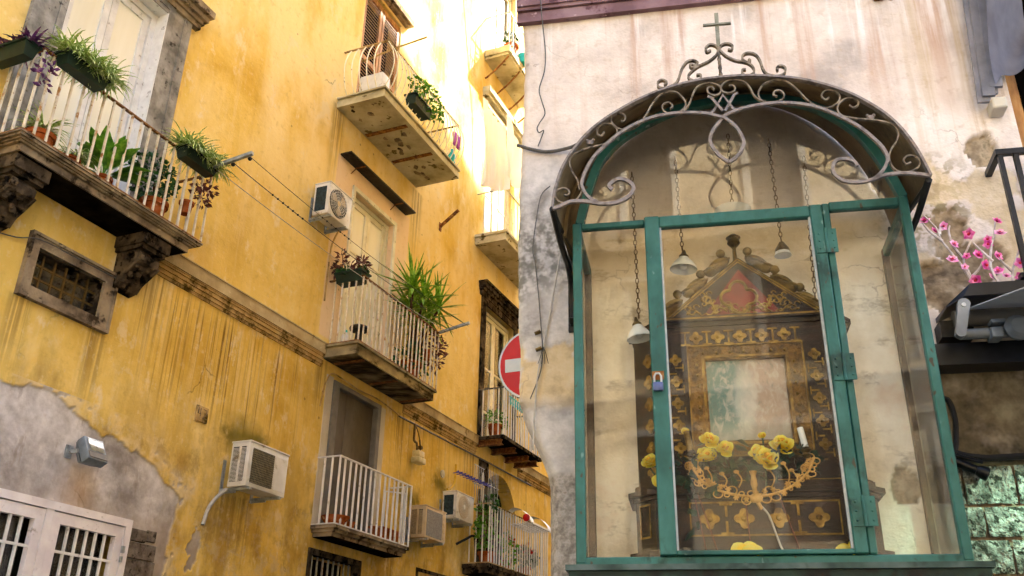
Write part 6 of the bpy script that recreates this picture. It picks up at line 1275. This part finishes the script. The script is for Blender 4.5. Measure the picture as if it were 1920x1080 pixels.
for P in ([(1.125, 3.11), (1.10, 3.19), (1.055, 3.26), (1.03, 3.31), (1.022, 3.36), (.985, 3.42)], [(1.03, 3.33), (1.045, 3.38), (1.06, 3.40)], [(1.13, 3.11), (1.118, 3.18), (1.11, 3.235), (1.142, 3.30), (1.14, 3.345)], [(1.11, 3.235), (1.08, 3.29), (1.075, 3.35), (1.085, 3.385)], [(1.205, 3.11), (1.19, 3.18), (1.21, 3.27), (1.235, 3.32), (1.255, 3.40)], [(1.20, 3.20), (1.17, 3.25), (1.15, 3.29)], [(1.262, 3.11), (1.275, 3.17), (1.31, 3.25), (1.335, 3.31)], [(1.12, 3.15), (1.16, 3.19), (1.175, 3.23)], [(1.27, 3.17), (1.24, 3.2), (1.225, 3.23)], [(1.035, 3.30), (.995, 3.35), (.972, 3.405)]):
    q = crom([(a, -.12-.02*math.sin(a*40+b*9), b) for a, b in P], 4); part('twig', MB().tube(q, [.006*(1-.55*i/len(q)) for i in range(len(q))], 6), TWIG, BS, True)
fm = MB()
for k in range(10):
    a = k*.628+.2*(k % 2); rr = .024 if k % 2 else .019; e = .35 if k % 2 else .9; b = len(fm.v); d = Vector((math.cos(a)*math.cos(e), -math.sin(e), math.sin(a)*math.cos(e))); s3 = Vector((-math.sin(a), 0, math.cos(a)))*.0095; fm.v += [(0, 0, 0), tuple(d*rr*.6+s3), tuple(d*rr), tuple(d*rr*.6-s3)]; fm.f += [(b, b+1, b+2), (b, b+2, b+3)]
blm = fm.mesh('blossom', PINK); blm2 = fm.mesh('blossom', M('pale_pink_blossom', ['#e87fbb', '#f3a6cf', '#fac6e0'], 40, .6, 0, .1)); 
hm = MB().ball((0, -.006, 0), .006, 6, 5).mesh('blossom_heart', PINKC, smooth=True)
for i, (x, z) in enumerate(FL):
    M4 = Matrix.Rotation(random.uniform(-.7, .7), 4, 'Z') @ Matrix.Rotation(random.uniform(-.7, .5), 4, 'X') @ Matrix.Rotation(random.random()*6, 4, 'Y') @ Matrix.Scale(random.uniform(.7, 1.2), 4); o = inst('blossom', blm2 if i % 3 == 1 else blm, BS, (x, -.125, z), M4); h = bpy.data.objects.new('heart', hm); COL.objects.link(h); h.parent = o
cable('black ribbed hose looping under the shop beam', [(.96, 2.70), (.985, 2.69), (.995, 2.62), (.985, 2.54), (.975, 2.50)], .010, CABLEB, 'hose'); cable('dark ribbed hose lying along the top of the rough stones', [(.95, 2.50), (1.0, 2.475, .02), (1.06, 2.465, .02), (1.12, 2.465, .02), (1.3, 2.47, .03)], .013, CABLEB, 'hose')
t = thing('clamp_lamp', 'black clamp lamp body resting against the stones by the case', 'lamp', 'R', (1.0, -.06, 2.42)); part('body', MB().tube([(.945, -.05, 2.455), (1.02, -.06, 2.415)], .017, 12).tube([(.95, -.05, 2.478), (1.05, -.05, 2.445)], .007, 8), BLACKI, t, True); part('head', MB().lathe([(.016, 0), (.024, .02), (.026, .04)], (1.02, -.06, 2.415), 14, Matrix.Rotation(R_(115), 3, 'Y')), BLACKI, t, True)
GL = thing('green_shop_lamp', 'green tinted shop lamp shining on the rough stones at the right edge', 'lamp', 'R', (1.42, -.32, 2.42)); part('housing', MB().rbox(1.40, 1.48, -.36, -.28, 2.36, 2.46, .01), BLACKI, GL, True); part('arm', MB().bar((1.46, -.30, 2.44), (1.46, -.0, 2.50), .02), BLACKI, GL)
ld = bpy.data.lights.new('green_shop_light', 'SPOT'); ld.energy = 3.6; ld.color = (.52, 1.0, .76); ld.spot_size = R_(84); ld.spot_blend = .9; ld.shadow_soft_size = .03
lo = bpy.data.objects.new('green_shop_light', ld); COL.objects.link(lo); org, ang = FR['R']; RZ = Matrix.Rotation(ang, 3, 'Z'); lp = org + RZ @ Vector((1.385, -.32, 2.40)); tg = org + RZ @ Vector((1.10, 0, 2.13)); lo.location = lp; lo.rotation_euler = (lp-tg).to_track_quat('Z', 'Y').to_euler()
